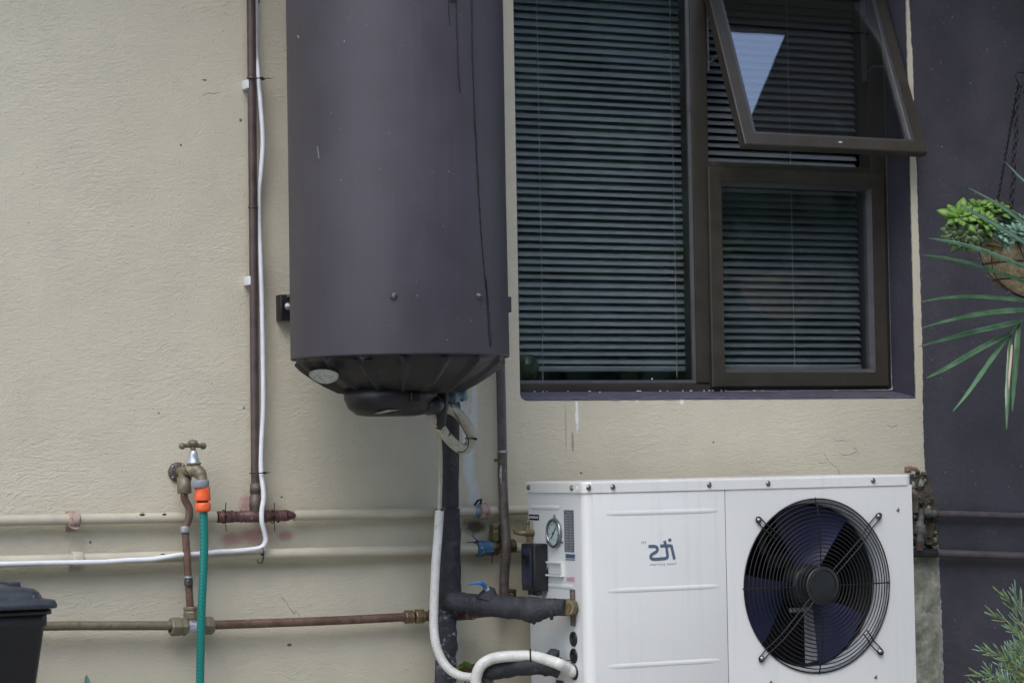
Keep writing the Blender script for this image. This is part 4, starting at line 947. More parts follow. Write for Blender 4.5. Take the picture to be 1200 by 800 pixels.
part('blue_union', MB().lathe(at(524, 466, -.22), at(543, 462, -.22)-at(524, 466, -.22), [(0, .006), (0, .0120), (.012, .0120), (.012, .0150), (.022, .0150), (.022, .0110), (.034, .0110), (.034, .0155), (.044, .0140), (.044, .004)], 14), M['bluefit'], wh)
part('black_elbow', MB().tube(pxpath([(519, 460, -.24), (518, 478, -.25), (516, 495, -.24), (514, 502, -.235)], k=4), [.013]*5+[.0125]*5+[.0085]*3, 12).tube(pxpath([(528, 470, -.2), (534, 476, -.19), (534, 486, -.18)], k=4), .010, 10), M['black'], wh)
# lower insulated connection
li = thing('lower_insulated_pipe', 'short black foam covered pipe below the white conduit', 'pipe', at(590, 785, -.2))
pts = smooth_path([at(572, 784, -.17), at(580, 784, -.185), at(592, 782, -.20), at(615, 779, -.235), at(640, 779, -.27), at(655, 782, -.29)], 6)
part('foam_sleeve', MB().tube(pts, [x for x in wob(pts, .0225, 7, .12)], 20), M['foam'], li)
part('brass_elbow', MB().tube(smooth_path([at(571, 800, -.165), at(570, 790, -.165), at(575, 784, -.17)], 5), .0150, 14), M['copperdull'], li)
part('foam_offcut', MB().tube(smooth_path([at(640, 772, -.26), at(647, 766.5, -.27), at(655, 769, -.28)], 4), [.010]*4+[.014]*4+[.004], 10), M['foam'], li)
gl = part('weed_leaf', MB().add([at(533, 782, -.10), at(545, 774, -.11), at(551, 775.5, -.11), at(553, 779, -.11), at(543, 781, -.10), at(536, 784, -.10)], [(0, 1, 4, 5), (1, 2, 3, 4)]).tube([at(552, 777, -.11), at(556, 820, -.09), Vector((at(556, 820, -.09).x, -.08, 0))], .002, 5), M['succ'], None, fix=False)
tag(gl, 'single green weed leaf behind the white conduit', 'leaf')
dl = part('dead_leaf', MB().add([at(531, 786, -.12), at(545, 780, -.13), at(556, 777, -.13), at(560, 784, -.13), at(548, 789, -.12), at(536, 791, -.12)], [(0, 1, 4, 5), (1, 2, 3, 4)]).tube([at(545, 786, -.12), at(546, 830, -.10), Vector((at(546, 830, -.1).x, -.09, 0))], .003, 5), M['oldbrass'], None, fix=False)
tag(dl, 'withered dark leaf beside the peeling insulation', 'leaf')

# ================================================================== heat pump
hpmp = thing('heat_pump', 'white heat pump with a round fan grille and mirrored lettering', 'heat pump', ((HPX0+HX1)/2, (HY0+HY1)/2, HZ0))
lidH = .024
R_ = .022
def round_plan(x0, x1, y0, y1, r, k=8):
    """plan outline, front corners rounded (front = y0)"""
    p = []
    for i in range(k+1): a = PI+PI/2*i/k; p.append((x0+r+r*math.cos(a), y0+r+r*math.sin(a)))
    for i in range(k+1): a = -PI/2+PI/2*i/k; p.append((x1-r+r*math.cos(a), y0+r+r*math.sin(a)))
    return p+[(x1, y1), (x0, y1)]
FCX, FCZ = at(961, 686, HY1-.012).x, at(961, 686, HY1-.012).z
GR = (at(961, 583.8, HY1-.02).z-at(961, 788.4, HY1-.02).z)/2
HR = GR-.0035                                    # hole radius in the panel
seam1, seam2 = at(696.5, 680, HY1).x, at(851.5, 680, HY1).x
ZT = HZ1-lidH
# body shell without the fan panel opening: corner column + sides + back
pl = round_plan(HPX0, HX1, HY1, HY0, R_)
mb = MB(); k = len(pl)
def strip(i0, i1, sm=True):
    mb.add([(pl[i][0], pl[i][1], z) for i in range(i0, i1+1) for z in (HZ0, ZT)], [(2*j, 2*j+2, 2*j+3, 2*j+1) for j in range(i1-i0)], sm)
strip(0, 8)
mb.quad((pl[8][0], HY1, HZ0), (seam1-.0006, HY1, HZ0), (seam1-.0006, HY1, ZT), (pl[8][0], HY1, ZT))
part('corner_post', mb, M['white'], hpmp, fix=False)
mb = MB(); mb.quad((HPX0, HY0, HZ0), (HPX0, HY1+R_, HZ0), (HPX0, HY1+R_, ZT), (HPX0, HY0, ZT)); mb.quad((HX1, HY0, HZ0), (HX1, HY1+.004, HZ0), (HX1, HY1+.004, ZT), (HX1, HY0, ZT))
mb.quad((HPX0, HY0, HZ0), (HX1, HY0, HZ0), (HX1, HY0, ZT), (HPX0, HY0, ZT)); mb.quad((HPX0+.001, HY0, HZ0), (HX1, HY0, HZ0), (HX1, HY1, HZ0), (HPX0+.001, HY1+.02, HZ0))
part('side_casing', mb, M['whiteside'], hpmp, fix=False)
def ridged_panel(x0, x1, ridges, nm):
    b = MB(); z = [HZ0]; 
    b.box((x0+.0008, HY1-.0006, HZ0), (x1-.0008, HY1+.003, ZT-.0005), .0008)
    part(nm, b, M['white'], hpmp)
ridged_panel(seam1, seam2, None, 'front_panel')
def ridge(p0, p1, Y, par, side=False):
    """low pressed rib with soft ends"""
    b = MB(); n = 24; vs = []; fs = []
    for i in range(n+1):
        t = i/n; e = min(1, min(t, 1-t)*9); e = math.sin(e*PI/2)
        q = Vector(p0).lerp(Vector(p1), t)
        for (dz, dh) in ((-.0065, 0), (-.0035, .0014), (-.001, .0015), (.0015, .0013), (.0045, 0)):
            off = Vector((-dh*e, 0, 0)) if side else Vector((0, -dh*e, 0))
            vs.append(q+Vector((0, 0, dz*(.6+.4*e)))+off)
    for i in range(n):
        for j in range(4): fs.append((i*5+j, i*5+j+1, (i+1)*5+j+1, (i+1)*5+j))
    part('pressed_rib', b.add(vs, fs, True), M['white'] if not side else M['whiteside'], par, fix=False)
for (a, c2) in (((710, 601), (841, 597.5)), ((711.5, 691.5), (842, 686)), ((713, 780.5), (843, 772.5))):
    p0, p1 = at(*a, HY1), at(*c2, HY1); z = (p0.z+p1.z)/2; ridge((p0.x, HY1-.0008, z), (p1.x, HY1-.0008, z), 0, hpmp)
for (a, c2) in (((622, 593.5), (657, 594)), ((641, 685), (672, 687))):
    p0, p1 = atx(*a, HPX0), atx(*c2, HPX0); z = (p0.z+p1.z)/2; ridge((HPX0-.0004, p0.y, z), (HPX0-.0004, p1.y, z), 0, hpmp, True)
# fan panel with a round hole
mb = MB(); n = 96; x0, x1 = seam2+.0008, HX1-.0005; z0, z1 = HZ0, ZT-.0005
def sq(a):
    c_, s_ = math.cos(a), math.sin(a); t = 1e9
    if c_ > 1e-9: t = min(t, (x1-FCX)/c_)
    if c_ < -1e-9: t = min(t, (x0-FCX)/c_)
    if s_ > 1e-9: t = min(t, (z1-FCZ)/s_)
    if s_ < -1e-9: t = min(t, (z0-FCZ)/s_)
    return (FCX+c_*t, FCZ+s_*t)
angs = sorted([2*PI*i/n for i in range(n)]+[math.atan2(z-FCZ, x-FCX) % (2*PI) for x in (x0, x1) for z in (z0, z1)]); n = len(angs)
ri = []; 
for a in angs:
    o_ = sq(a); c_, s_ = math.cos(a), math.sin(a)
    ri.append([(o_[0], HY1-.0006, o_[1]), (FCX+(HR+.004)*c_, HY1-.0006, FCZ+(HR+.004)*s_), (FCX+(HR+.001)*c_, HY1+.0004, FCZ+(HR+.001)*s_), (FCX+HR*c_, HY1+.004, FCZ+HR*s_)])
vs = [v for r4 in ri for v in r4]; fs = []; fl = []
for i in range(n):
    j = (i+1) % n; fl.append((4*i, 4*j, 4*j+1, 4*i+1)); fs += [(4*i+1, 4*j+1, 4*j+2, 4*i+2), (4*i+2, 4*j+2, 4*j+3, 4*i+3)]
mb.add(vs, fl, False); mb.add(vs, fs, True)
mb.quad((x0, HY1-.0006, z0), (x0, HY1+.01, z0), (x0, HY1+.01, z1), (x0, HY1-.0006, z1)); mb.quad((x1, HY1-.0006, z0), (x1, HY1+.01, z0), (x1, HY1+.01, z1), (x1, HY1-.0006, z1))
part('fan_panel', mb, M['white'], hpmp, fix=False)
part('fan_duct', MB().lathe((FCX, HY1+.004, FCZ), (0, 1, 0), [(0, HR), (.010, HR-.002), (.020, HR-.006), (.045, HR-.007), (.047, HR-.004)], 96), M['duct'], hpmp)
part('fan_cavity', MB().lathe((FCX, HY1+.047, FCZ), (0, 1, 0), [(0, HR-.0065), (.10, HR-.0065), (.20, HR-.02), (.20, .001)], 64), M['cavity'], hpmp)
for sm_ in (seam1, seam2): part('panel_joint', MB().box((sm_-.0007, HY1+.0005, HZ0), (sm_+.0007, HY1+.002, ZT)), M['seam'], hpmp)
# lid
def platform(pln, zs, off):
    b = MB(); k = len(pln); cx_ = (HPX0+HX1)/2; cy_ = (HY0+HY1)/2
    for (z, o_) in zip(zs, off):
        for (x, y) in pln: b.v.append(Vector((x+(o_ if x > cx_ else -o_), y+(o_ if y > cy_ else -o_), z)))
    for r0 in range(len(zs)-1):
        for i in range(k): b.f.append((r0*k+i, r0*k+(i+1) % k, (r0+1)*k+(i+1) % k, (r0+1)*k+i)); b.sm.append(False)
    b.f.append(tuple(range((len(zs)-1)*k, len(zs)*k))); b.sm.append(False)
    return b
part('lid', platform(round_plan(HPX0, HX1, HY1, HY0, R_), [ZT-.001, ZT-.001, HZ1-.0045, HZ1-.0012, HZ1], [0, .0032, .0032, .0022, -.001]), M['white'], hpmp)
part('lid_shadow_gap', platform(round_plan(HPX0, HX1, HY1, HY0, R_), [ZT-.0016, ZT-.0008], [.0004, .0004]), M['seam'], hpmp)
# screws
scr = MB().lathe((0, 0, 0), (0, -1, 0), [(0, .0001), (0, .0062), (.0012, .0060), (.0014, .0042), (.0042, .0040), (.0050, .0028), (.0050, .0001)], 12)
scm = mesh_of('screw', scr, M['steel'])
for (px, py) in ((689.7, 571), (718, 570.5), (831, 567.8), (900, 566.2), (1023, 562.8)):
    p = at(px, py, HY1-.0035); inst('screw', scm, p, hpmp)
for (px, py) in ((619.8, 571), (670.3, 571.5)):
    p = atx(px, py, HPX0-.0035); inst('screw', scm, p, hpmp, rot=(0, 0, -PI/2))
for (px, py) in ((903, 799), (1026, 792.5), (1052, 597)): inst('screw', scm, at(px, py, HY1-.0008), hpmp, scale=.7)
part('corner_clip', MB().box(at(676.5, 572, HY1+.01)-Vector((.003, .002, .005)), at(676.5, 572, HY1+.01)+Vector((.003, .001, .005)), .001), M['clip'], hpmp)
# grille: concentric rings with radial wires
gr = part('grille', MB().lathe((FCX, HY1-.020, FCZ), (0, -1, 0), [(0, .001), (0, .044), (.003, .045), (.005, .042), (.005, .001)], 40), M['hub'], hpmp, label='round black grille boss')
part('boss_ring', MB().tube([(FCX+.036*math.cos(2*PI*k/40), HY1-.0255, FCZ+.036*math.sin(2*PI*k/40)) for k in range(40)], .0009, 5, closed=True), M['wire'], gr)
nr = 17
def gy(r): return HY1-.020+.017*max(0, (r-.60*GR)/(.40*GR))**2.2
for i in range(nr):
    r = .050+(GR-.050)*i/(nr-1)
    part('ring', MB().tube([(FCX+r*math.cos(2*PI*k/72), gy(r), FCZ+r*math.sin(2*PI*k/72)) for k in range(72)], .00135 if i < nr-1 else .0017, 6, closed=True), M['wire'], gr)
def spoke(a, r0, r1, offp=0.0, w=.0016, y=-.003):
    c_, s_ = math.cos(a), math.sin(a); pts = []
    for i in range(17):
        r = r0+(r1-r0)*i/16; pts.append((FCX+c_*r-s_*offp, gy(min(r, GR))+y*-1, FCZ+s_*r+c_*offp))
    return MB().tube(pts, w, 6)
for a in (0, PI/2, PI, 3*PI/2): part('spoke', spoke(a, .044, GR+.003), M['wire'], gr)
for (px, py) in ((889, 609), (1029.5, 604.5), (892.5, 771), (1031.5, 763)):
    p = at(px, py, HY1-.004); dx, dz_ = p.x-FCX, p.z-FCZ; a = math.atan2(dz_, dx); rr = math.hypot(dx, dz_)
    r_in = .044 if (dx > 0) == (dz_ > 0) else GR*.80
    c_, s_ = math.cos(a), math.sin(a); pts = []
    for sgn in (1, -1):
        seq = []
        for i in range(15):
            r = r_in+(rr-r_in)*i/14; seq.append(Vector((FCX+c_*r-s_*.0062*sgn, gy(min(r, GR))-.003 if r < GR else HY1-.0055, FCZ+s_*r+c_*.0062*sgn)))
        pts.append(seq)
    loop = pts[0]+[Vector((FCX+c_*(rr+.008*math.sin(t))-s_*.0062*math.cos(t), HY1-.0055, FCZ+s_*(rr+.008*math.sin(t))+c_*.0062*math.cos(t))) for t in [PI*k/8 for k in range(1, 8)]]+pts[1][::-1]
    part('bracket_wire', MB().tube(loop, .0015, 6), M['wire'], gr)
    part('grille_screw', MB().lathe((p.x, HY1-.001, p.z), (0, -1, 0), [(0, .0001), (0, .0068), (.005, .0066), (.0055, .0045), (.0095, .0040), (.0100, .0001)], 12), M['steel'], gr)
# fan
fan = part('fan_hub', MB().lathe((FCX, HY1+.022, FCZ), (0, 1, 0), [(0, .001), (0, .040), (.006, .047), (.05, .05)], 36), M['hub'], hpmp)
def blade(a0):
    b = MB(); nr_, na = 10, 12; vs = []
    for i in range(nr_+1):
        t = i/nr_; r = .045+(HR-.012-.045)*t
        w0 = -.42-.15*t; w1 = .40+.12*math.sin(t*2.6)
        for j in range(na+1):
            s = j/na; a = a0+w0+(w1-w0)*s+.12*t
            y = HY1+.030+.050*s*(1-.35*t)+.006*math.sin(s*PI)
            vs.append((FCX+r*math.cos(a), y, FCZ+r*math.sin(a)))
    fs = [(i*(na+1)+j, i*(na+1)+j+1, (i+1)*(na+1)+j+1, (i+1)*(na+1)+j) for i in range(nr_) for j in range(na)]
    b.add(vs, fs, True); b.add([(x, y+.0025, z) for x, y, z in vs], [f[::-1] for f in fs], True); return b
for a in (math.radians(80), math.radians(196), math.radians(302)): part('fan_blade', blade(a), M['blade'], fan, fix=False)
b = MB()
p0, p1 = at(943, 716, HY1+.105), at(954, 800, HY1+.105); b.box((p0.x, HY1+.10, FCZ-HR), (p0.x+.026, HY1+.108, FCZ-.03)).box((p0.x+.022, HY1+.095, FCZ-HR), (p0.x+.026, HY1+.10, FCZ-.03))
q0 = at(925, 714, HY1+.10); b.box((q0.x, HY1+.094, q0.z-.006), (q0.x+.07, HY1+.1, q0.z+.004))
part('motor_strut', b, M['duct'], hpmp)
q = at(905, 655, HY1+.12); part('inner_bracket', MB().box((q.x-.035, HY1+.12, q.z-.02), (q.x+.08, HY1+.13, q.z+.012)).box((q.x-.035, HY1+.12, q.z-.02), (q.x-.015, HY1+.128, q.z+.07)), M['screwpainted'], hpmp)

# lettering -----------------------------------------------------------------
def stroke_mb(paths, w, Y, thick=.0006):
    b = MB()
    for ip, pth in enumerate(paths):
        pts = [Vector(p) for p in pth]; L = []; Rr = []
        for i, p in enumerate(pts):
            t = (pts[min(i+1, len(pts)-1)]-pts[max(i-1, 0)]).normalized(); nn = Vector((-t.z, 0, t.x))
            L.append(p+nn*w/2); Rr.append(p-nn*w/2)
        n = len(pts); vs = [Vector((v.x, Y-thick-.00015*ip, v.z)) for v in L+Rr]
        b.add(vs, [(i, i+1, n+i+1, n+i) for i in range(n-1)])
    return b
def LP(x, y):   # coordinates measured on the badge close-up
    return at(730+x/13.34, 615+y/13.34, HY1)
def lp(l, k=8): return smooth_path([LP(*q) for q in l], k)
YL = HY1-.0006
ls = []
ls.append(lp([(395, 331), (440, 331), (490, 331), (522, 345), (536, 378), (520, 412), (480, 438), (445, 460), (430, 490), (440, 518), (475, 530), (530, 530), (600, 524), (655, 519), (690, 500), (692, 465), (684, 410), (676, 350), (660, 300), (645, 243)], 5))
ls.append([LP(578, 324), LP(650, 322), LP(750, 320)])
ls.append([LP(748, 308), LP(765, 380), LP(782, 455), LP(799, 533)])
mb = stroke_mb(ls, 48/13.34/507, YL)
for i in range(1): pass
c_ = LP(728, 233); mb.add([(c_.x+.0044*math.cos(2*PI*k/18)*1.0, YL-.0007, c_.z+.0040*math.sin(2*PI*k/18)) for k in range(18)], [tuple(range(18))])
part('brand_lettering', mb, M['print_blue'], hpmp, fix=False)
def text_mb(s, loc, size, xdir, ydir, mirror=True, width=None):
    cu = bpy.data.curves.new('t', 'FONT'); cu.body = s; cu.size = 1; cu.align_x = 'CENTER'; cu.align_y = 'CENTER'; cu.resolution_u = 2
    ob = bpy.data.objects.new('t', cu); COL.objects.link(ob)
    dg = bpy.context.evaluated_depsgraph_get(); dg.update(); me = bpy.data.meshes.new_from_object(ob.evaluated_get(dg))
    b = MB(); xs = [v.co.x for v in me.vertices]; W_ = max(xs)-min(xs); cx_ = (max(xs)+min(xs))/2
    sx = size if width is None else width/W_
    X, Y = Vector(xdir), Vector(ydir)
    b.add([Vector(loc)+X*((-1 if mirror else 1)*(v.co.x-cx_)*sx)+Y*(v.co.y*size) for v in me.vertices], [tuple(p.vertices) for p in me.polygons])
    bpy.data.objects.remove(ob); bpy.data.curves.remove(cu); bpy.data.meshes.remove(me); return b
px_w = (LP(830, 600)-LP(420, 600)).x
part('brand_subtitle', text_mb('heat pumps', LP(626, 606)+Vector((0, -.0009, 0)), .0082, (1, 0, -.012), (0, 0, 1), width=px_w), M['print_tan'], hpmp, fix=False)
part('trademark_print', text_mb('TM', LP(327, 278)+Vector((0, -.0009, 0)), .0085, (1, 0, 0), (0, 0, 1), width=(LP(366, 0)-LP(290, 0)).x), M['print_blue'], hpmp, fix=False)
# side labels
def splate(px0, py0, px1, py1, m, nm, off=.0008, lab=None):
    a, c2 = atx(px0, py0, HPX0), atx(px1, py1, HPX0)
    return part(nm, MB().box((HPX0-off, a.y, c2.z), (HPX0-.0001, c2.y, a.z)), m, hpmp, lab), a, c2
_, a, c2 = splate(661, 597.2, 673.2, 646.8, M['label_dark'], 'rating_plate')
b = MB(); nrow = 15
for i in range(nrow):
    z = a.z-.006-(a.z-c2.z-.010)*i/(nrow-1); yy0 = a.y-.004; yy1 = c2.y+.004
    segs = ((yy0-.012, yy1+.012),) if i == 0 else ((yy0, yy0-(yy0-yy1)*random.uniform(.3, .45)), (yy0-(yy0-yy1)*.55, yy0-(yy0-yy1)*random.uniform(.75, .95)))
    for s0, s1 in segs: b.quad((HPX0-.0010, s0, z-.0009), (HPX0-.0010, s1, z-.0009), (HPX0-.0010, s1, z+.0009), (HPX0-.0010, s0, z+.0009))
part('plate_print', b, M['label_line'], hpmp, fix=False)
splate(663, 648.5, 674, 654, M['label_blue'], 'warranty_label'); splate(663, 654.2, 674, 656.6, M['label_blue2'], 'warranty_label')
_, a, c2 = splate(664, 675, 674.6, 681.2, M['label_pink'], 'warning_sticker')
part('sticker_print', text_mb('WARNING', ((HPX0-.0012), (a.y+c2.y)/2, (a.z+c2.z)/2), .0065, (0, -1, 0), (0, 0, 1), True, width=abs(a.y-c2.y)*.72), M['print_red'], hpmp, fix=False)
_, a, c2 = splate(620.2, 602.3, 631.8, 609.3, M['label_black'], 'name_tag')
part('tag_print', text_mb('WAYSTAR', ((HPX0-.0012), (a.y+c2.y)/2, (a.z+c2.z)/2), .0068, (0, -1, 0), (0, 0, 1), True, width=abs(a.y-c2.y)*.82), M['print_white'], hpmp, fix=False) if False else None
b = MB()
for i in range(6):          # the tag's tiny unreadable letters: short blocks
    yy = a.y-.006-(a.y-c2.y-.012)*i/5; zc = (a.z+c2.z)/2+random.uniform(-.0006, .0006); h = random.choice((.0022, .0030, .0034))
    b.quad((HPX0-.0011, yy+.0028, zc-h*.8), (HPX0-.0011, yy-.0028, zc-h*.8), (HPX0-.0011, yy-.0028, zc+h*.8), (HPX0-.0011, yy+.0028, zc+h*.8))
part('tag_print', b, M['print_white'], hpmp, fix=False)
splate(652, 796, 661, 812, M['purplesticker'], 'purple_sticker')
# gauge
gc = atx(651.2, 624.3, HPX0)
gg = part('gauge', MB().lathe((HPX0, gc.y, gc.z), (-1, 0, 0), [(0, .030), (.002, .0335), (.006, .0335), (.009, .0315), (.009, .0275), (.006, .0270)], 36), M['rim'], hpmp)
part('gauge_face', MB().lathe((HPX0, gc.y, gc.z), (-1, 0, 0), [(.005, .0275), (.0055, .001)], 30), M['dial'], gg)
b = MB(); 
for k in range(9):
    an = math.radians(-135+33*k); 
    b.quad(*[(HPX0-.0062, gc.y+(r*math.sin(an)+t*math.cos(an)), gc.z+(r*math.cos(an)-t*math.sin(an))) for r, t in ((.019, -.0007), (.024, -.0007), (.024, .0007), (.019, .0007))])
b.rod((HPX0-.007, gc.y+.010, gc.z-.012), (HPX0-.007, gc.y-.013, gc.z+.013), .0009, n=6); b.ball((HPX0-.007, gc.y, gc.z), .0025, 8)
part('gauge_needle', b, M['tie'], gg, fix=False)
b = MB()
for an in (0, 120, 240):
    r = math.radians(an); b.rod((HPX0-.003, gc.y+.033*math.sin(r), gc.z+.033*math.cos(r)), (HPX0-.003, gc.y+.041*math.sin(r), gc.z+.041*math.cos(r)), .0028, n=8)
part('gauge_lug', b, M['rim'], gg)
# grip recess
a, c2 = atx(641.8, 657, HPX0), atx(661.3, 675.5, HPX0)
fr_ = MB(); y0_, y1_, z0_, z1_ = a.y, c2.y, c2.z, a.z
e = .004
fr_.box((HPX0-.007, y0_, z1_-e), (HPX0, y1_, z1_)).box((HPX0-.009, y0_, z0_), (HPX0, y1_, z0_+e)).box((HPX0-.007, y0_, z0_+e), (HPX0, y0_-e, z1_-e)).box((HPX0-.007, y1_+e, z0_+e), (HPX0, y1_, z1_-e))
part('grip_frame', fr_, M['white'], hpmp)
part('grip_recess', MB().add([(HPX0-.0008, y0_-e, z0_+e), (HPX0-.0009, y1_+e, z0_+e), (HPX0-.0009, y1_+e, z1_-e), (HPX0-.0009, y0_-e, z1_-e), (HPX0-.0065, y0_-e, z0_+e), (HPX0-.0065, y1_+e, z0_+e)], [(0, 1, 2, 3), (0, 4, 5, 1), (0, 3, 4), (1, 5, 2)]), M['whiteside'], hpmp, fix=False)
# control box at the rear edge of the side
a, c2 = atx(625.8, 637, HPX0-.036), atx(640.2, 693, HPX0-.002)
yb_ = a.y+0; bz0, bz1 = atx(626, 692.5, HPX0-.036).z, a.z
yf = yb_; yk = atx(610.3, 642, HPX0-.036).y
cbx = part('control_box', MB().box((HPX0-.036, yf, bz0), (HPX0-.0015, yk, bz1), .004), M['black'], hpmp)
part('control_cover', MB().box((HPX0-.0385, yf+.012, bz0+.012), (HPX0-.0355, yk-.006, bz1-.010), .001), M['greydisp'], cbx)
part('control_window', MB().box((HPX0-.0395, yf+.022, bz1-.052), (HPX0-.0384, yk-.016, bz1-.024), .0003), M['lcd'], cbx)
b = MB()
for f_ in (.2, .36, .72, .86): 
    yy = yk+(yf-yk)*f_; b.rod((HPX0-.02, yy, bz0+.002), (HPX0-.02, yy, bz0-.010), .006, n=8)
part('cable_gland', b, M['black'], cbx)
# grommets
for (px, py) in ((672.5, 748.2), (672.8, 768), (673.6, 787.5)):
    p = atx(px, py, HPX0)
    part('grommet', MB().lathe((HPX0+.0005, p.y, p.z), (-1, 0, 0), [(0, .0165), (.003, .0165), (.004, .0145), (.0035, .011), (.0015, .010), (.0015, .001)], 22), M['black'], hpmp)
part('thin_lead', MB().tube(smooth_path([atx(671, 772.5, HPX0-.006), atx(665, 773.5, HPX0-.010), atx(655, 774.5, HPX0-.02)], 4), .0010, 5), M['tie'], hpmp)
# little brass bleed tap near the back edge
b = MB(); v0 = atx(622.5, 624, HPX0-.006)
b.rod(v0+Vector((.004, 0, 0)), v0+Vector((-.016, 0, 0)), .0085, n=10); b.tube([v0+Vector((-.010, 0, 0)), v0+Vector((-.026, .004, 0)), v0+Vector((-.036, .006, .002)), v0+Vector((-.040, .008, .012))], [.0065, .006, .0055, .004], 10)
b.rod(v0+Vector((-.008, 0, .004)), v0+Vector((-.008, 0, .024)), .0045, n=10); b.ball(v0+Vector((-.008, 0, .024)), .0058, 10)
b.rod(v0+Vector((-.008, 0, -.004)), v0+Vector((-.006, 0, -.022)), .0048, n=10)
bt = part('bleed_valve', b, M['brass'], hpmp)
part('feet', MB().box((HPX0+.08, HY1+.01, HZ0-.02), (HPX0+.14, HY0-.01, HZ0-.0005)).box((HX1-.14, HY1+.01, HZ0-.02), (HX1-.08, HY0-.01, HZ0-.0005)), M['galv'], hpmp)
plth = part('plinth', MB().box((HPX0-.02, HY1-.03, 0.003), (HX1+.02, -.03, HZ0-.0205), .006), M['plinth'])
tag(plth, 'concrete plinth under the white heat pump', 'plinth')

# ================================================================== pipes on the dark wall
rpipe = thing('dark_pipe', 'upper thin dark painted pipe on the purple wall with a corroded grey joint', 'pipe', at(1085, 602, -.02))
part('pipe_run', MB().tube(pxpath([(1090, 601.5, -.024), (1130, 602.5, -.024), (1200, 604.5, -.024), (1290, 607, -.024)], k=4), .0088, 14), M['greypipe'], rpipe)
part('corroded_joint', MB().tube(pxpath([(1081, 600.5, -.024), (1085, 601, -.024), (1091, 601.5, -.024), (1096, 601.8, -.024)], k=3), [.0098]*3+[.0112]*3+[.0098]*4, 14), M['corroded'], rpipe)
part('rusty_stub', MB().rod(at(1094, 601.7, -.024), at(1098, 601.9, -.024), .0095, n=12), M['rust'], rpipe)
part('vertical_joint', MB().tube(pxpath([(1078.5, 596, -.03), (1079, 606, -.03), (1078.5, 615, -.03), (1078.5, 626, -.03), (1078, 640, -.03)], k=4), [.0075]*4+[.0085]*4+[.0130]*4+[.0095]*5, 14), M['corroded'], rpipe)
part('old_elbow', MB().tube(pxpath([(1066, 576, -.03), (1071, 578, -.034), (1073, 584, -.034), (1073, 600, -.03)], k=4), [.008]*4+[.010]*4+[.007]*5, 12), M['copperdull'], rpipe)
part('red_bit', MB().rod(at(1077.5, 634, -.036), at(1077.5, 645, -.036), .0085, n=10), M['rust'], rpipe)
rp2 = thing('dark_pipe', 'lower thicker dark painted pipe on the purple wall', 'pipe', at(1070, 648, -.02))
part('pipe_run', MB().tube(pxpath([(1060, 647.3, -.028), (1100, 648, -.028), (1150, 649.6, -.028), (1200, 651.3, -.028), (1290, 654, -.028)], k=4), .0100, 16), M['greypipe'], rp2)
part('pipe_sleeve', MB().tube(pxpath([(1060, 647.3, -.028), (1080, 647.6, -.028), (1097, 648, -.028)], k=3), .0112, 16), M['black'], rp2)

# ================================================================== bin
bn = thing('wheelie_bin', 'black plastic bin with a weathered domed lid at the left edge', 'bin', at(0, 800, -.5))
BYF, BYB = -.62, -.16
br_ = at(58, 716, BYF); lr = at(64.5, 708, BYF-.012); BXR = br_.x; BW = .48
bzt = at(40, 716, BYF).z; lzb = at(40, 713.5, BYF-.012).z; lz1 = at(40, 703.5, BYF-.012).z; lz2 = at(40, 690, BYF).z
taper = .035
def loft(rings, caps=True):
    b = MB(); n = len(rings[0])
    for r in rings: b.v += [Vector(p) for p in r]
    for i in range(len(rings)-1):
        for k in range(n): b.f.append((i*n+k, i*n+(k+1) % n, (i+1)*n+(k+1) % n, (i+1)*n+k)); b.sm.append(True)
    if caps: b.f.append(tuple(range(n))[::-1]); b.f.append(tuple(range((len(rings)-1)*n, len(rings)*n))); b.sm += [False, False]
    return b
def rr(x0, x1, y0, y1, z, r=.02, k=5):
    out = []
    for (cx_, cy_, a0) in ((x0+r, y0+r, PI), (x1-r, y0+r, -PI/2), (x1-r, y1-r, 0), (x0+r, y1-r, PI/2)):
        for i in range(k+1): a = a0+PI/2*i/k; out.append((cx_+r*math.cos(a), cy_+r*math.sin(a), z))
    return out
X0b, X1b = BXR-BW, BXR
part('bin_body', loft([rr(X0b+taper*2.6, X1b-taper*2.6, BYF+taper*2, BYB-taper, .03), rr(X0b+.004, X1b-.004, BYF+.004, BYB-.004, bzt-.03), rr(X0b, X1b, BYF, BYB, bzt-.028), rr(X0b, X1b, BYF, BYB, bzt)]), M['binm'], bn)
part('bin_rim', loft([rr(X0b-.008, X1b+.008, BYF-.008, BYB+.008, bzt-.006, .024), rr(X0b-.008, X1b+.008, BYF-.008, BYB+.008, bzt+.002, .024)]), M['black'], bn)
e = .016
part('bin_lid', loft([rr(X0b-e, X1b+e, BYF-e, BYB+e, lzb+.000, .028), rr(X0b-e-.002, X1b+e+.002, BYF-e-.002, BYB+e+.002, lzb+.005, .03), rr(X0b-e+.001, X1b+e-.001, BYF-e+.001, BYB+e-.001, lz1-.003, .028), rr(X0b-e+.005, X1b+e-.005, BYF-e+.005, BYB+e-.005, lz1, .028), rr(X0b+.004, X1b-.004, BYF+.004, BYB-.004, lz1+.002, .028), rr(X0b+.008, X1b-.008, BYF+.010, BYB-.010, lz2-.008, .03), rr(X0b+.016, X1b-.016, BYF+.016, BYB-.016, lz2-.001, .03), rr(X0b+.05, X1b-.05, BYF+.05, BYB-.06, lz2+.006, .03), rr(X0b+.08, X1b-.08, BYF+.09, BYB-.10, lz2+.009, .03)]), M['lidm'], bn)
for i in range(5):
    x = X1b-.05-.075*i
    part('lid_rib', MB().box((x-.012, BYF+.055, lz2+.002), (x+.012, BYB-.06, lz2+.0125+.001*math.sin(i)), .002), M['lidm'], bn)
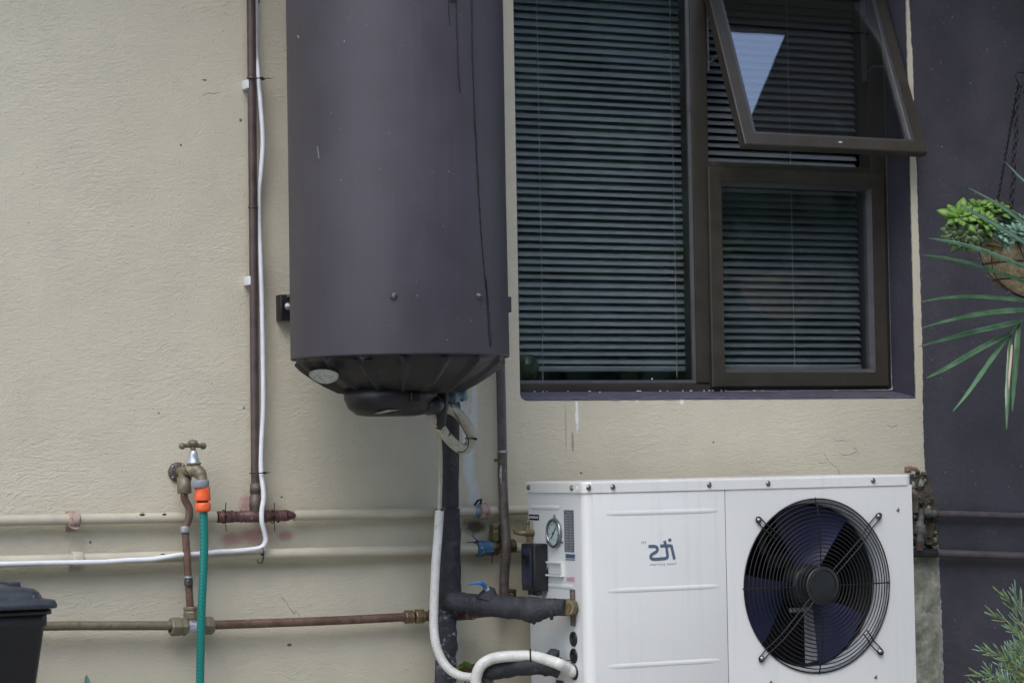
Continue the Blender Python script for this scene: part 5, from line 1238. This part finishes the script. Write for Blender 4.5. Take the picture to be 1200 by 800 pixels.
for sx in (X0b+.06, X1b-.10): part('wheel', MB().lathe((sx, BYB+.0, .08), (1, 0, 0), [(0, .02), (0, .08), (.04, .08), (.04, .02)], 20), M['black'], bn)

# ================================================================== hanging basket
BCY = -.42
bc = at(1212, 290, BCY); BR = .128; BZ = at(1200, 287, BCY-.05).z
hb = thing('hanging_basket', 'wire hanging basket with brown coir liner against the purple wall', 'basket', (bc.x, BCY, BZ-.12))
mb = MB(); n = 48; prof = [(.004, BR*.93), (.006, BR*.99), (0, BR*1.03), (-.02, BR*1.0), (-.05, BR*.92), (-.08, BR*.74), (-.105, BR*.46), (-.118, BR*.2), (-.121, .002)]
vs = [(bc.x+r*(1+.03*noise.noise(Vector((math.cos(2*PI*k/n)*2, math.sin(2*PI*k/n)*2, h*30))))*math.cos(2*PI*k/n), BCY+r*math.sin(2*PI*k/n), BZ+h+.003*noise.noise(Vector((k*.4, h*60, 0)))) for h, r in prof for k in range(n)]
part('coir_liner', mb.add(vs, [(i*n+k, i*n+(k+1) % n, (i+1)*n+(k+1) % n, (i+1)*n+k) for i in range(len(prof)-1) for k in range(n)], True), M['coir'], hb)
fz = MB()
for i in range(260):
    a = random.uniform(0, 2*PI); h = random.uniform(-.11, .006); r = np.interp(h, [-.121, -.105, -.08, -.05, -.02, 0, .006], [0, .46*BR, .74*BR, .92*BR, BR, 1.03*BR, 1.0*BR])
    p = Vector((bc.x+r*math.cos(a), BCY+r*math.sin(a), BZ+h)); d = Vector((math.cos(a)*.6+random.uniform(-.6, .6), math.sin(a)*.6+random.uniform(-.6, .6), random.uniform(-.8, .8))).normalized()
    fz.rod(p-d*.002, p+d*random.uniform(.006, .016), .0006, .0002, 3, False)
part('coir_fibre', fz, M['coir'], hb, stuff=True, fix=False)
part('soil', MB().lathe((bc.x, BCY, BZ-.004), (0, 0, 1), [(0, BR*.95), (.006, .001)], 32), M['soil'], hb)
def hoop(h, r): return MB().tube([(bc.x+r*math.cos(2*PI*k/48), BCY+r*math.sin(2*PI*k/48), BZ+h) for k in range(48)], .0016, 6, closed=True)
for h, r in ((.002, BR*1.06), (-.040, BR*.98), (-.078, BR*.78)): part('wire_hoop', hoop(h, r), M['wire'], hb)
for k in range(12):
    a = 2*PI*k/12+.1; pts = []
    for h, r in ((.002, 1.06), (-.02, 1.035), (-.05, .96), (-.08, .79), (-.105, .50), (-.12, .2)): pts.append((bc.x+BR*r*math.cos(a+h*2.5*(-1)**k), BCY+BR*r*math.sin(a+h*2.5*(-1)**k), BZ+h-.001))
    part('wire_rib', MB().tube(smooth_path(pts, 3), .0013, 5), M['wire'], hb)
# chains: oval links alternately turned
link = MB(); link.tube([(.0052*math.cos(t), 0, .0085*math.sin(t)) for t in [2*PI*k/12 for k in range(12)]], .0020, 5, closed=True)
lm = mesh_of('chain_link', link, M['wire'])
hookp = at(1193.5, 94, BCY+.05)
for (px, py, Y) in ((1184.5, 268, BCY+.09), ):
    q = at(px, py, Y); d = hookp-q; nL = int(d.length/.0140)
    for i in range(nL):
        p = q+d*(i/nL)+Vector((.002*math.sin(i*.9), 0, 0)); inst('chain_link', lm, p, hb, rot=(0, math.atan2(d.x, d.z), (i % 2)*PI/2+.3))
for a in (-.6, 1.9):
    q = Vector((bc.x+BR*math.cos(a), BCY+BR*math.sin(a), BZ)); d = hookp-q; nL = int(d.length/.0145)
    me_rot = d.to_track_quat('Z', 'Y').to_euler()
    for i in range(nL): inst('chain_link', lm, q+d*(i/nL), hb, rot=me_rot)
part('hook', MB().tube(pxpath([(1193, 98, BCY+.05), (1190.2, 90, BCY+.05), (1191, 86, BCY+.05), (1196, 85, BCY+.05), (1202, 86, BCY+.05), (1212, 84, BCY+.05), (1216, 70, BCY+.05), (1216, -40, BCY+.05), (1216, -150, BCY+.04)], k=4), .0019, 6), M['wire'], hb)
# succulents
def petal(b, c, a, el, L, W_, roll=0):
    """fleshy pointed leaf: closed lens-shaped section"""
    d = Vector((math.cos(a)*math.cos(el), math.sin(a)*math.cos(el), math.sin(el))); s = Vector((-math.sin(a), math.cos(a), 0)); u = d.cross(s)*-1
    sec = []; n = 6
    for i, (t, w) in enumerate(((0, .40), (.25, .75), (.5, 1.0), (.72, .85), (.88, .5), (1, .03))):
        p = Vector(c)+d*L*t+u*(L*.22*t*t)
        ww = W_*w; hh = W_*.22*min(1, w+.2)
        sec.append([p+s*ww*.5, p+s*ww*.2+u*hh*.35, p-s*ww*.2+u*hh*.35, p-s*ww*.5, p-s*ww*.2-u*hh, p+s*ww*.2-u*hh])
    k = 6; vs = [v for r in sec for v in r]
    b.add(vs, [(i*k+j, i*k+(j+1) % k, (i+1)*k+(j+1) % k, (i+1)*k+j) for i in range(5) for j in range(k)], True)
def rosette(c, R, up, n, m, parent, seed, nm='rosette'):
    R *= 1.65; n = int(n*.85); random.seed(seed); b = MB(); up = Vector(up).normalized(); Q = Vector((0, 0, 1)).rotation_difference(up).to_matrix()
    for i in range(n):
        f = i/n; a = i*2.39996; el = math.radians(20+62*f+random.uniform(-6, 6)); L = R*(1-.55*f)*random.uniform(.88, 1.1)
        k0 = len(b.v); petal(b, (0, 0, .1*R*f), a, el, L, L*.56)
        for j in range(k0, len(b.v)): b.v[j] = Q @ b.v[j]+Vector(c)
    return part(nm, b, m, parent)
sc1 = thing('succulent', 'bright green rosette succulent spilling over the basket rim', 'plant', at(1150, 280, BCY-.05))
for i, (px, py, R, Y, upv) in enumerate(((1125.5, 258, .034, BCY-.10, (-.35, -.75, .6)), (1148, 249, .030, BCY-.06, (0, -.5, .9)), (1153, 264, .027, BCY-.12, (.1, -.8, .5)), (1167, 252, .032, BCY-.05, (.1, -.5, .9)), (1137, 252, .024, BCY-.02, (-.2, -.4, .9)), (1140, 264, .026, BCY-.08, (-.3, -.9, .3)), (1158, 245, .022, BCY-.0, (.1, -.2, 1)), (1176, 258, .02, BCY-.03, (.2, -.5, .8)))):
    rosette(at(px, py, Y), R, upv, 30, M['succ'], sc1, 20+i)
for i, (px, py, R, Y, upv) in enumerate(((1120, 272, .026, BCY-.10, (-.8, -.5, -.1)), (1128, 279, .028, BCY-.11, (-.5, -.7, -.3)), (1137, 276, .024, BCY-.12, (-.2, -.9, -.2)), (1146, 273, .026, BCY-.11, (.1, -.9, .1)))):
    rosette(at(px, py, Y), R, upv, 24, M['succ2'], sc1, 40+i, 'old_rosette')
b = MB()
for (px, py) in ((1125, 262), (1128, 278), (1140, 266), (1150, 255), (1166, 256), (1146, 274)):
    b.tube(smooth_path([at(px, py, BCY-.08), at((px+1165)/2, py+10, BCY-.06), Vector((bc.x-.06, BCY-.02, BZ-.01))], 4), .004, 6)
part('stem', b, M['stem'], sc1)
sc2 = thing('succulent', 'small blue green rosette succulent in the basket behind the bright one', 'plant', at(1185, 283, BCY-.05))
for i, (px, py, R, Y, upv) in enumerate(((1170, 277, .024, BCY-.12, (-.1, -.7, .7)), (1184, 268, .024, BCY-.05, (0, -.5, .9)), (1193, 276, .026, BCY-.10, (0, -.7, .8)), (1200, 266, .028, BCY-.05, (.1, -.5, .9)), (1176, 284, .018, BCY-.12, (-.1, -.9, .4)), (1207, 279, .028, BCY-.08, (0, -.6, .8)), (1225, 270, .035, BCY, (0, -.3, .9)))):
    rosette(at(px, py, Y), R, upv, 22, M['succb'], sc2, 60+i)

# ================================================================== palm frond
PYY = -.95
pf = thing('palm', 'palm with long narrow folded leaflets reaching in from the right edge', 'palm', (at(1290, 500, PYY).x, PYY, 0))
def leaflet(pts, w, m=None, lab=None, k=8, seed=0):
    w *= .88; path = smooth_path([at(p[0], p[1], p[2]) for p in pts], k); n = len(path); b = MB(); vs = []
    for i, p in enumerate(path):
        t = i/(n-1); tg = (path[min(i+1, n-1)]-path[max(i-1, 0)]).normalized()
        side = tg.cross((p-CAM).normalized()); side = (side*.9+Vector((0, .55, 0))*(1 if (tg.cross((p-CAM).normalized())).z > 0 else -1)); side = (side-tg*side.dot(tg)).normalized(); nn = tg.cross(side)
        # tip at t=0, base at t=1
        ww = w*min(1, (t+.015)**.62*1.55)*(1 if t < .8 else 1-.45*(t-.8)/.2)*(.98+.04*math.sin(i))
        fold = ww*.30
        tw = .22*math.sin(t*2.2+seed)
        side = (side*math.cos(tw)+nn*math.sin(tw)).normalized(); nn = tg.cross(side)
        vs += [p+side*ww/2+nn*fold, p, p-side*ww/2+nn*fold, p+nn*-.0004]
    fs = []
    for i in range(n-1):
        a, c_ = 4*i, 4*i+4
        fs += [(a, a+1, c_+1, c_), (a+1, a+2, c_+2, c_+1)]
    b.add(vs, fs, True); return part('leaflet', b, m or M['leafdark'], pf, lab, fix=False)
E_ = [
 ([(1134.5, 220.5, -1.08), (1168, 240, -1.03), (1200, 262, -.99), (1250, 300, -.93)], .016),
 ([(1122, 239, -1.10), (1142, 251, -1.06), (1170, 267, -1.02), (1200, 286, -.98), (1250, 318, -.93)], .017),
 ([(1089, 279.5, -1.14), (1120, 286, -1.09), (1155, 297, -1.03), (1200, 315, -.98), (1250, 338, -.94)], .018),
 ([(1080.5, 299, -1.10), (1110, 304, -1.07), (1145, 313, -1.03), (1200, 332, -.98), (1245, 350, -.95)], .018),
 ([(1079, 354, -1.08), (1105, 350.5, -1.05), (1135, 349.5, -1.02), (1170, 351, -.99), (1235, 356, -.95)], .017),
 ([(1080, 384.6, -1.08), (1110, 377, -1.05), (1145, 370, -1.02), (1175, 366, -.99), (1222, 363, -.96)], .016),
 ([(1076, 406.5, -1.06), (1105, 399, -1.04), (1145, 388.5, -1.01), (1175, 382, -.99), (1196, 377, -.965)], .014),
 ([(1085.6, 443, -1.05), (1105, 434, -1.03), (1133, 418, -1.01), (1160, 403, -.99), (1184.5, 391.5, -.966)], .0145),
 ([(1116.5, 482, -1.03), (1134, 461, -1.02), (1152, 436, -1.0), (1170, 411, -.98), (1184, 392.5, -.965)], .0125),
 ([(1179.5, 503, -1.0), (1180.5, 480, -1.0), (1182, 452, -.99), (1184, 420, -.98), (1185.5, 393, -.965)], .014),
 ([(1186.5, 482, -.98), (1188.5, 460, -.98), (1191, 432, -.975), (1193, 405, -.97), (1195, 378, -.962)], .0165),
 ([(1175, 188, -1.15), (1187, 201, -1.12), (1200, 214, -1.1), (1255, 262, -1.0)], .012),
]
for i, (p, w) in enumerate(E_): leaflet(p, w, seed=i)
leaflet([(1182.3, 456, -.997), (1183, 440, -.993), (1184.5, 422, -.988), (1186, 404, -.98)], .006, M['leafdry'], 'dried pale strip on a hanging leaflet')
rach = pxpath([(1183.5, 393.5, -.966), (1195, 378.5, -.962), (1212, 367, -.958), (1240, 350, -.95), (1275, 350, -.94), (1310, 420, -.93), (1330, 560, -.92), (1335, 800, -.92), (1335, 1100, -.92)], k=6)
rr0 = Vector((rach[-1].x, rach[-1].y, 0))
part('leaf_stalk', MB().tube(rach+([rr0] if rach[-1].z > 0 else []), [.0014+.007*min(1, i/30) for i in range(len(rach)+(1 if rach[-1].z > 0 else 0))], 8), M['leafdark'], pf)

# ================================================================== lavender bush (bottom right)
random.seed(5)
lv = thing('lavender_bush', 'grey green needle leaved bush in the bottom right corner', 'bush', (at(1225, 900, -.62).x, -.62, 0))
needles = [MB(), MB()]; stems = MB()
def needle(b, p, d, L, w, curve):
    d = d.normalized(); up_ = Vector((0, 0, 1)); s = d.cross(Vector((0.3, 1, 0.2))).normalized(); n_ = d.cross(s)
    pts = [p, p+d*L*.35+curve*L*.05, p+d*L*.7+curve*L*.18, p+d*L+curve*L*.38]; ws = [.6, 1, .9, .35]
    vs = []
    for q, w_ in zip(pts, ws): vs += [q+s*w*w_*.5, q+n_*w*w_*.35, q-s*w*w_*.5]
    b.add(vs, [(3*i+j, 3*i+(j+1) % 3, 3*i+3+(j+1) % 3, 3*i+3+j) for i in range(3) for j in range(3)]+[(9, 10, 11)], True)
def sprig(base, tip, dens=.0075, L=.030, m=0, w=.0026):
    dens *= 1.5; L *= 1.35; w *= 1.55
    mid_ = (base+tip)/2+Vector((random.uniform(-.01, .01), random.uniform(-.01, .01), .012)); pth = smooth_path([base, mid_, tip], 8)
    stems.tube(pth, [.0017-.0009*i/(len(pth)-1) for i in range(len(pth))], 5)
    tot = (tip-base).length; k = max(4, int(tot/dens)); a = random.uniform(0, 6)
    for i in range(k+1):
        t = i/k; j = min(int(t*(len(pth)-1)), len(pth)-2); p = pth[j].lerp(pth[j+1], t*(len(pth)-1)-j); ax_ = (pth[j+1]-pth[j]).normalized()
        s = ax_.cross(Vector((0, 1, .1))).normalized(); n_ = ax_.cross(s); a += 1.9
        for aa in (a, a+PI):
            o_ = (s*math.cos(aa)+n_*math.sin(aa)); spread = 1.0-.45*t
            needle(needles[(m+(random.random() < .3)) % 2], p, o_*spread+ax_*(.75+.6*t), L*random.uniform(.6, 1.05)*(1-.25*t), w, ax_*.7+Vector((0, 0, .3)))
vis = [((1200, 742), (1178, 700)), ((1205, 760), (1168, 722)), ((1200, 790), (1152, 762)), ((1190, 815), (1145, 790)), ((1205, 745), (1190, 697)), ((1210, 770), (1185, 738)), ((1195, 800), (1168, 768)), ((1180, 820), (1160, 786)), ((1215, 750), (1200, 715)), ((1175, 830), (1150, 806)), ((1215, 800), (1190, 762)), ((1210, 820), (1178, 782))]
for (b0_, t0_) in vis:
    y = -.62+random.uniform(-.10, .04); sprig(at(*b0_, y), at(*t0_, y+random.uniform(-.03, .02)), .0095, .030)
for i in range(120):
    ang_ = random.uniform(0, 1); px = random.uniform(1163, 1300); lim = 800-(px-1150)*1.1 if px < 1215 else 735
    py = random.uniform(max(722, lim), 860); y = -.62+random.uniform(-.16, .16); tp = at(px, py, y)
    sprig(tp+Vector((random.uniform(0, .05), random.uniform(-.02, .02), random.uniform(-.11, -.06))), tp, .008, .028, random.randint(0, 1), .0028)
root = Vector((at(1240, 900, -.62).x, -.62, 0))
for i in range(26):
    px, py = random.uniform(1180, 1290), random.uniform(800, 850); q = at(px, py, -.62+random.uniform(-.1, .1))
    stems.tube(smooth_path([root+Vector((random.uniform(-.04, .04), random.uniform(-.04, .04), 0)), (root+q)/2+Vector((random.uniform(-.03, .03), 0, .02)), q], 4), .003, 5)
part('stem', stems, M['stem'], lv, fix=False)
part('needle_foliage', needles[0], M['rose'], lv, stuff=True, fix=False); part('needle_foliage', needles[1], M['rose2'], lv, stuff=True, fix=False)
# sprout bottom left
sp = at(101, 792, -.35); b = MB()
b.add([at(99, 812, -.35), at(98.5, 800, -.35), at(99.5, 793, -.35), at(101.5, 789.5, -.35), at(105, 796, -.35), at(107.5, 804, -.35), at(108, 812, -.35)], [(0, 1, 5, 6), (1, 2, 4, 5), (2, 3, 4)])
b.tube([at(103, 810, -.352), at(104, 850, -.35), Vector((at(104, 850, -.35).x, -.35, 0))], .002, 5)
tag(part('sprout', b, M['succb'], None, fix=False), 'tip of a pale green leaf poking up near the bin', 'plant')

# ================================================================== garden behind the camera (seen in the panes)
random.seed(11)
hg = thing('garden_hedge', 'tall dark garden hedge facing the house, mirrored in the panes', 'hedge', (3, -9.5, 0))
b = MB()
for i in range(4200):
    x = random.uniform(-9, 16); z = random.uniform(0, 6.4+.5*math.sin(x*.8)+.4*math.sin(x*2.1)); y = -9.2+random.uniform(-.5, .35)
    r = random.uniform(.10, .28); d1 = Vector((random.uniform(-1, 1), random.uniform(-.6, .6), random.uniform(-1, 1))).normalized(); d2 = d1.cross(Vector((random.uniform(-.4, .4), 1, random.uniform(-.4, .4)))).normalized()
    p = Vector((x, y, z)); b.quad(p-d1*r, p-d2*r*.5, p+d1*r, p+d2*r*.5)
part('foliage', b, M['hedge'], hg, stuff=True, fix=False)
b = MB(); b.box((-9, -10.0, 0), (16, -9.6, 6.2)); part('inner_growth', b, M['hedge'], hg)
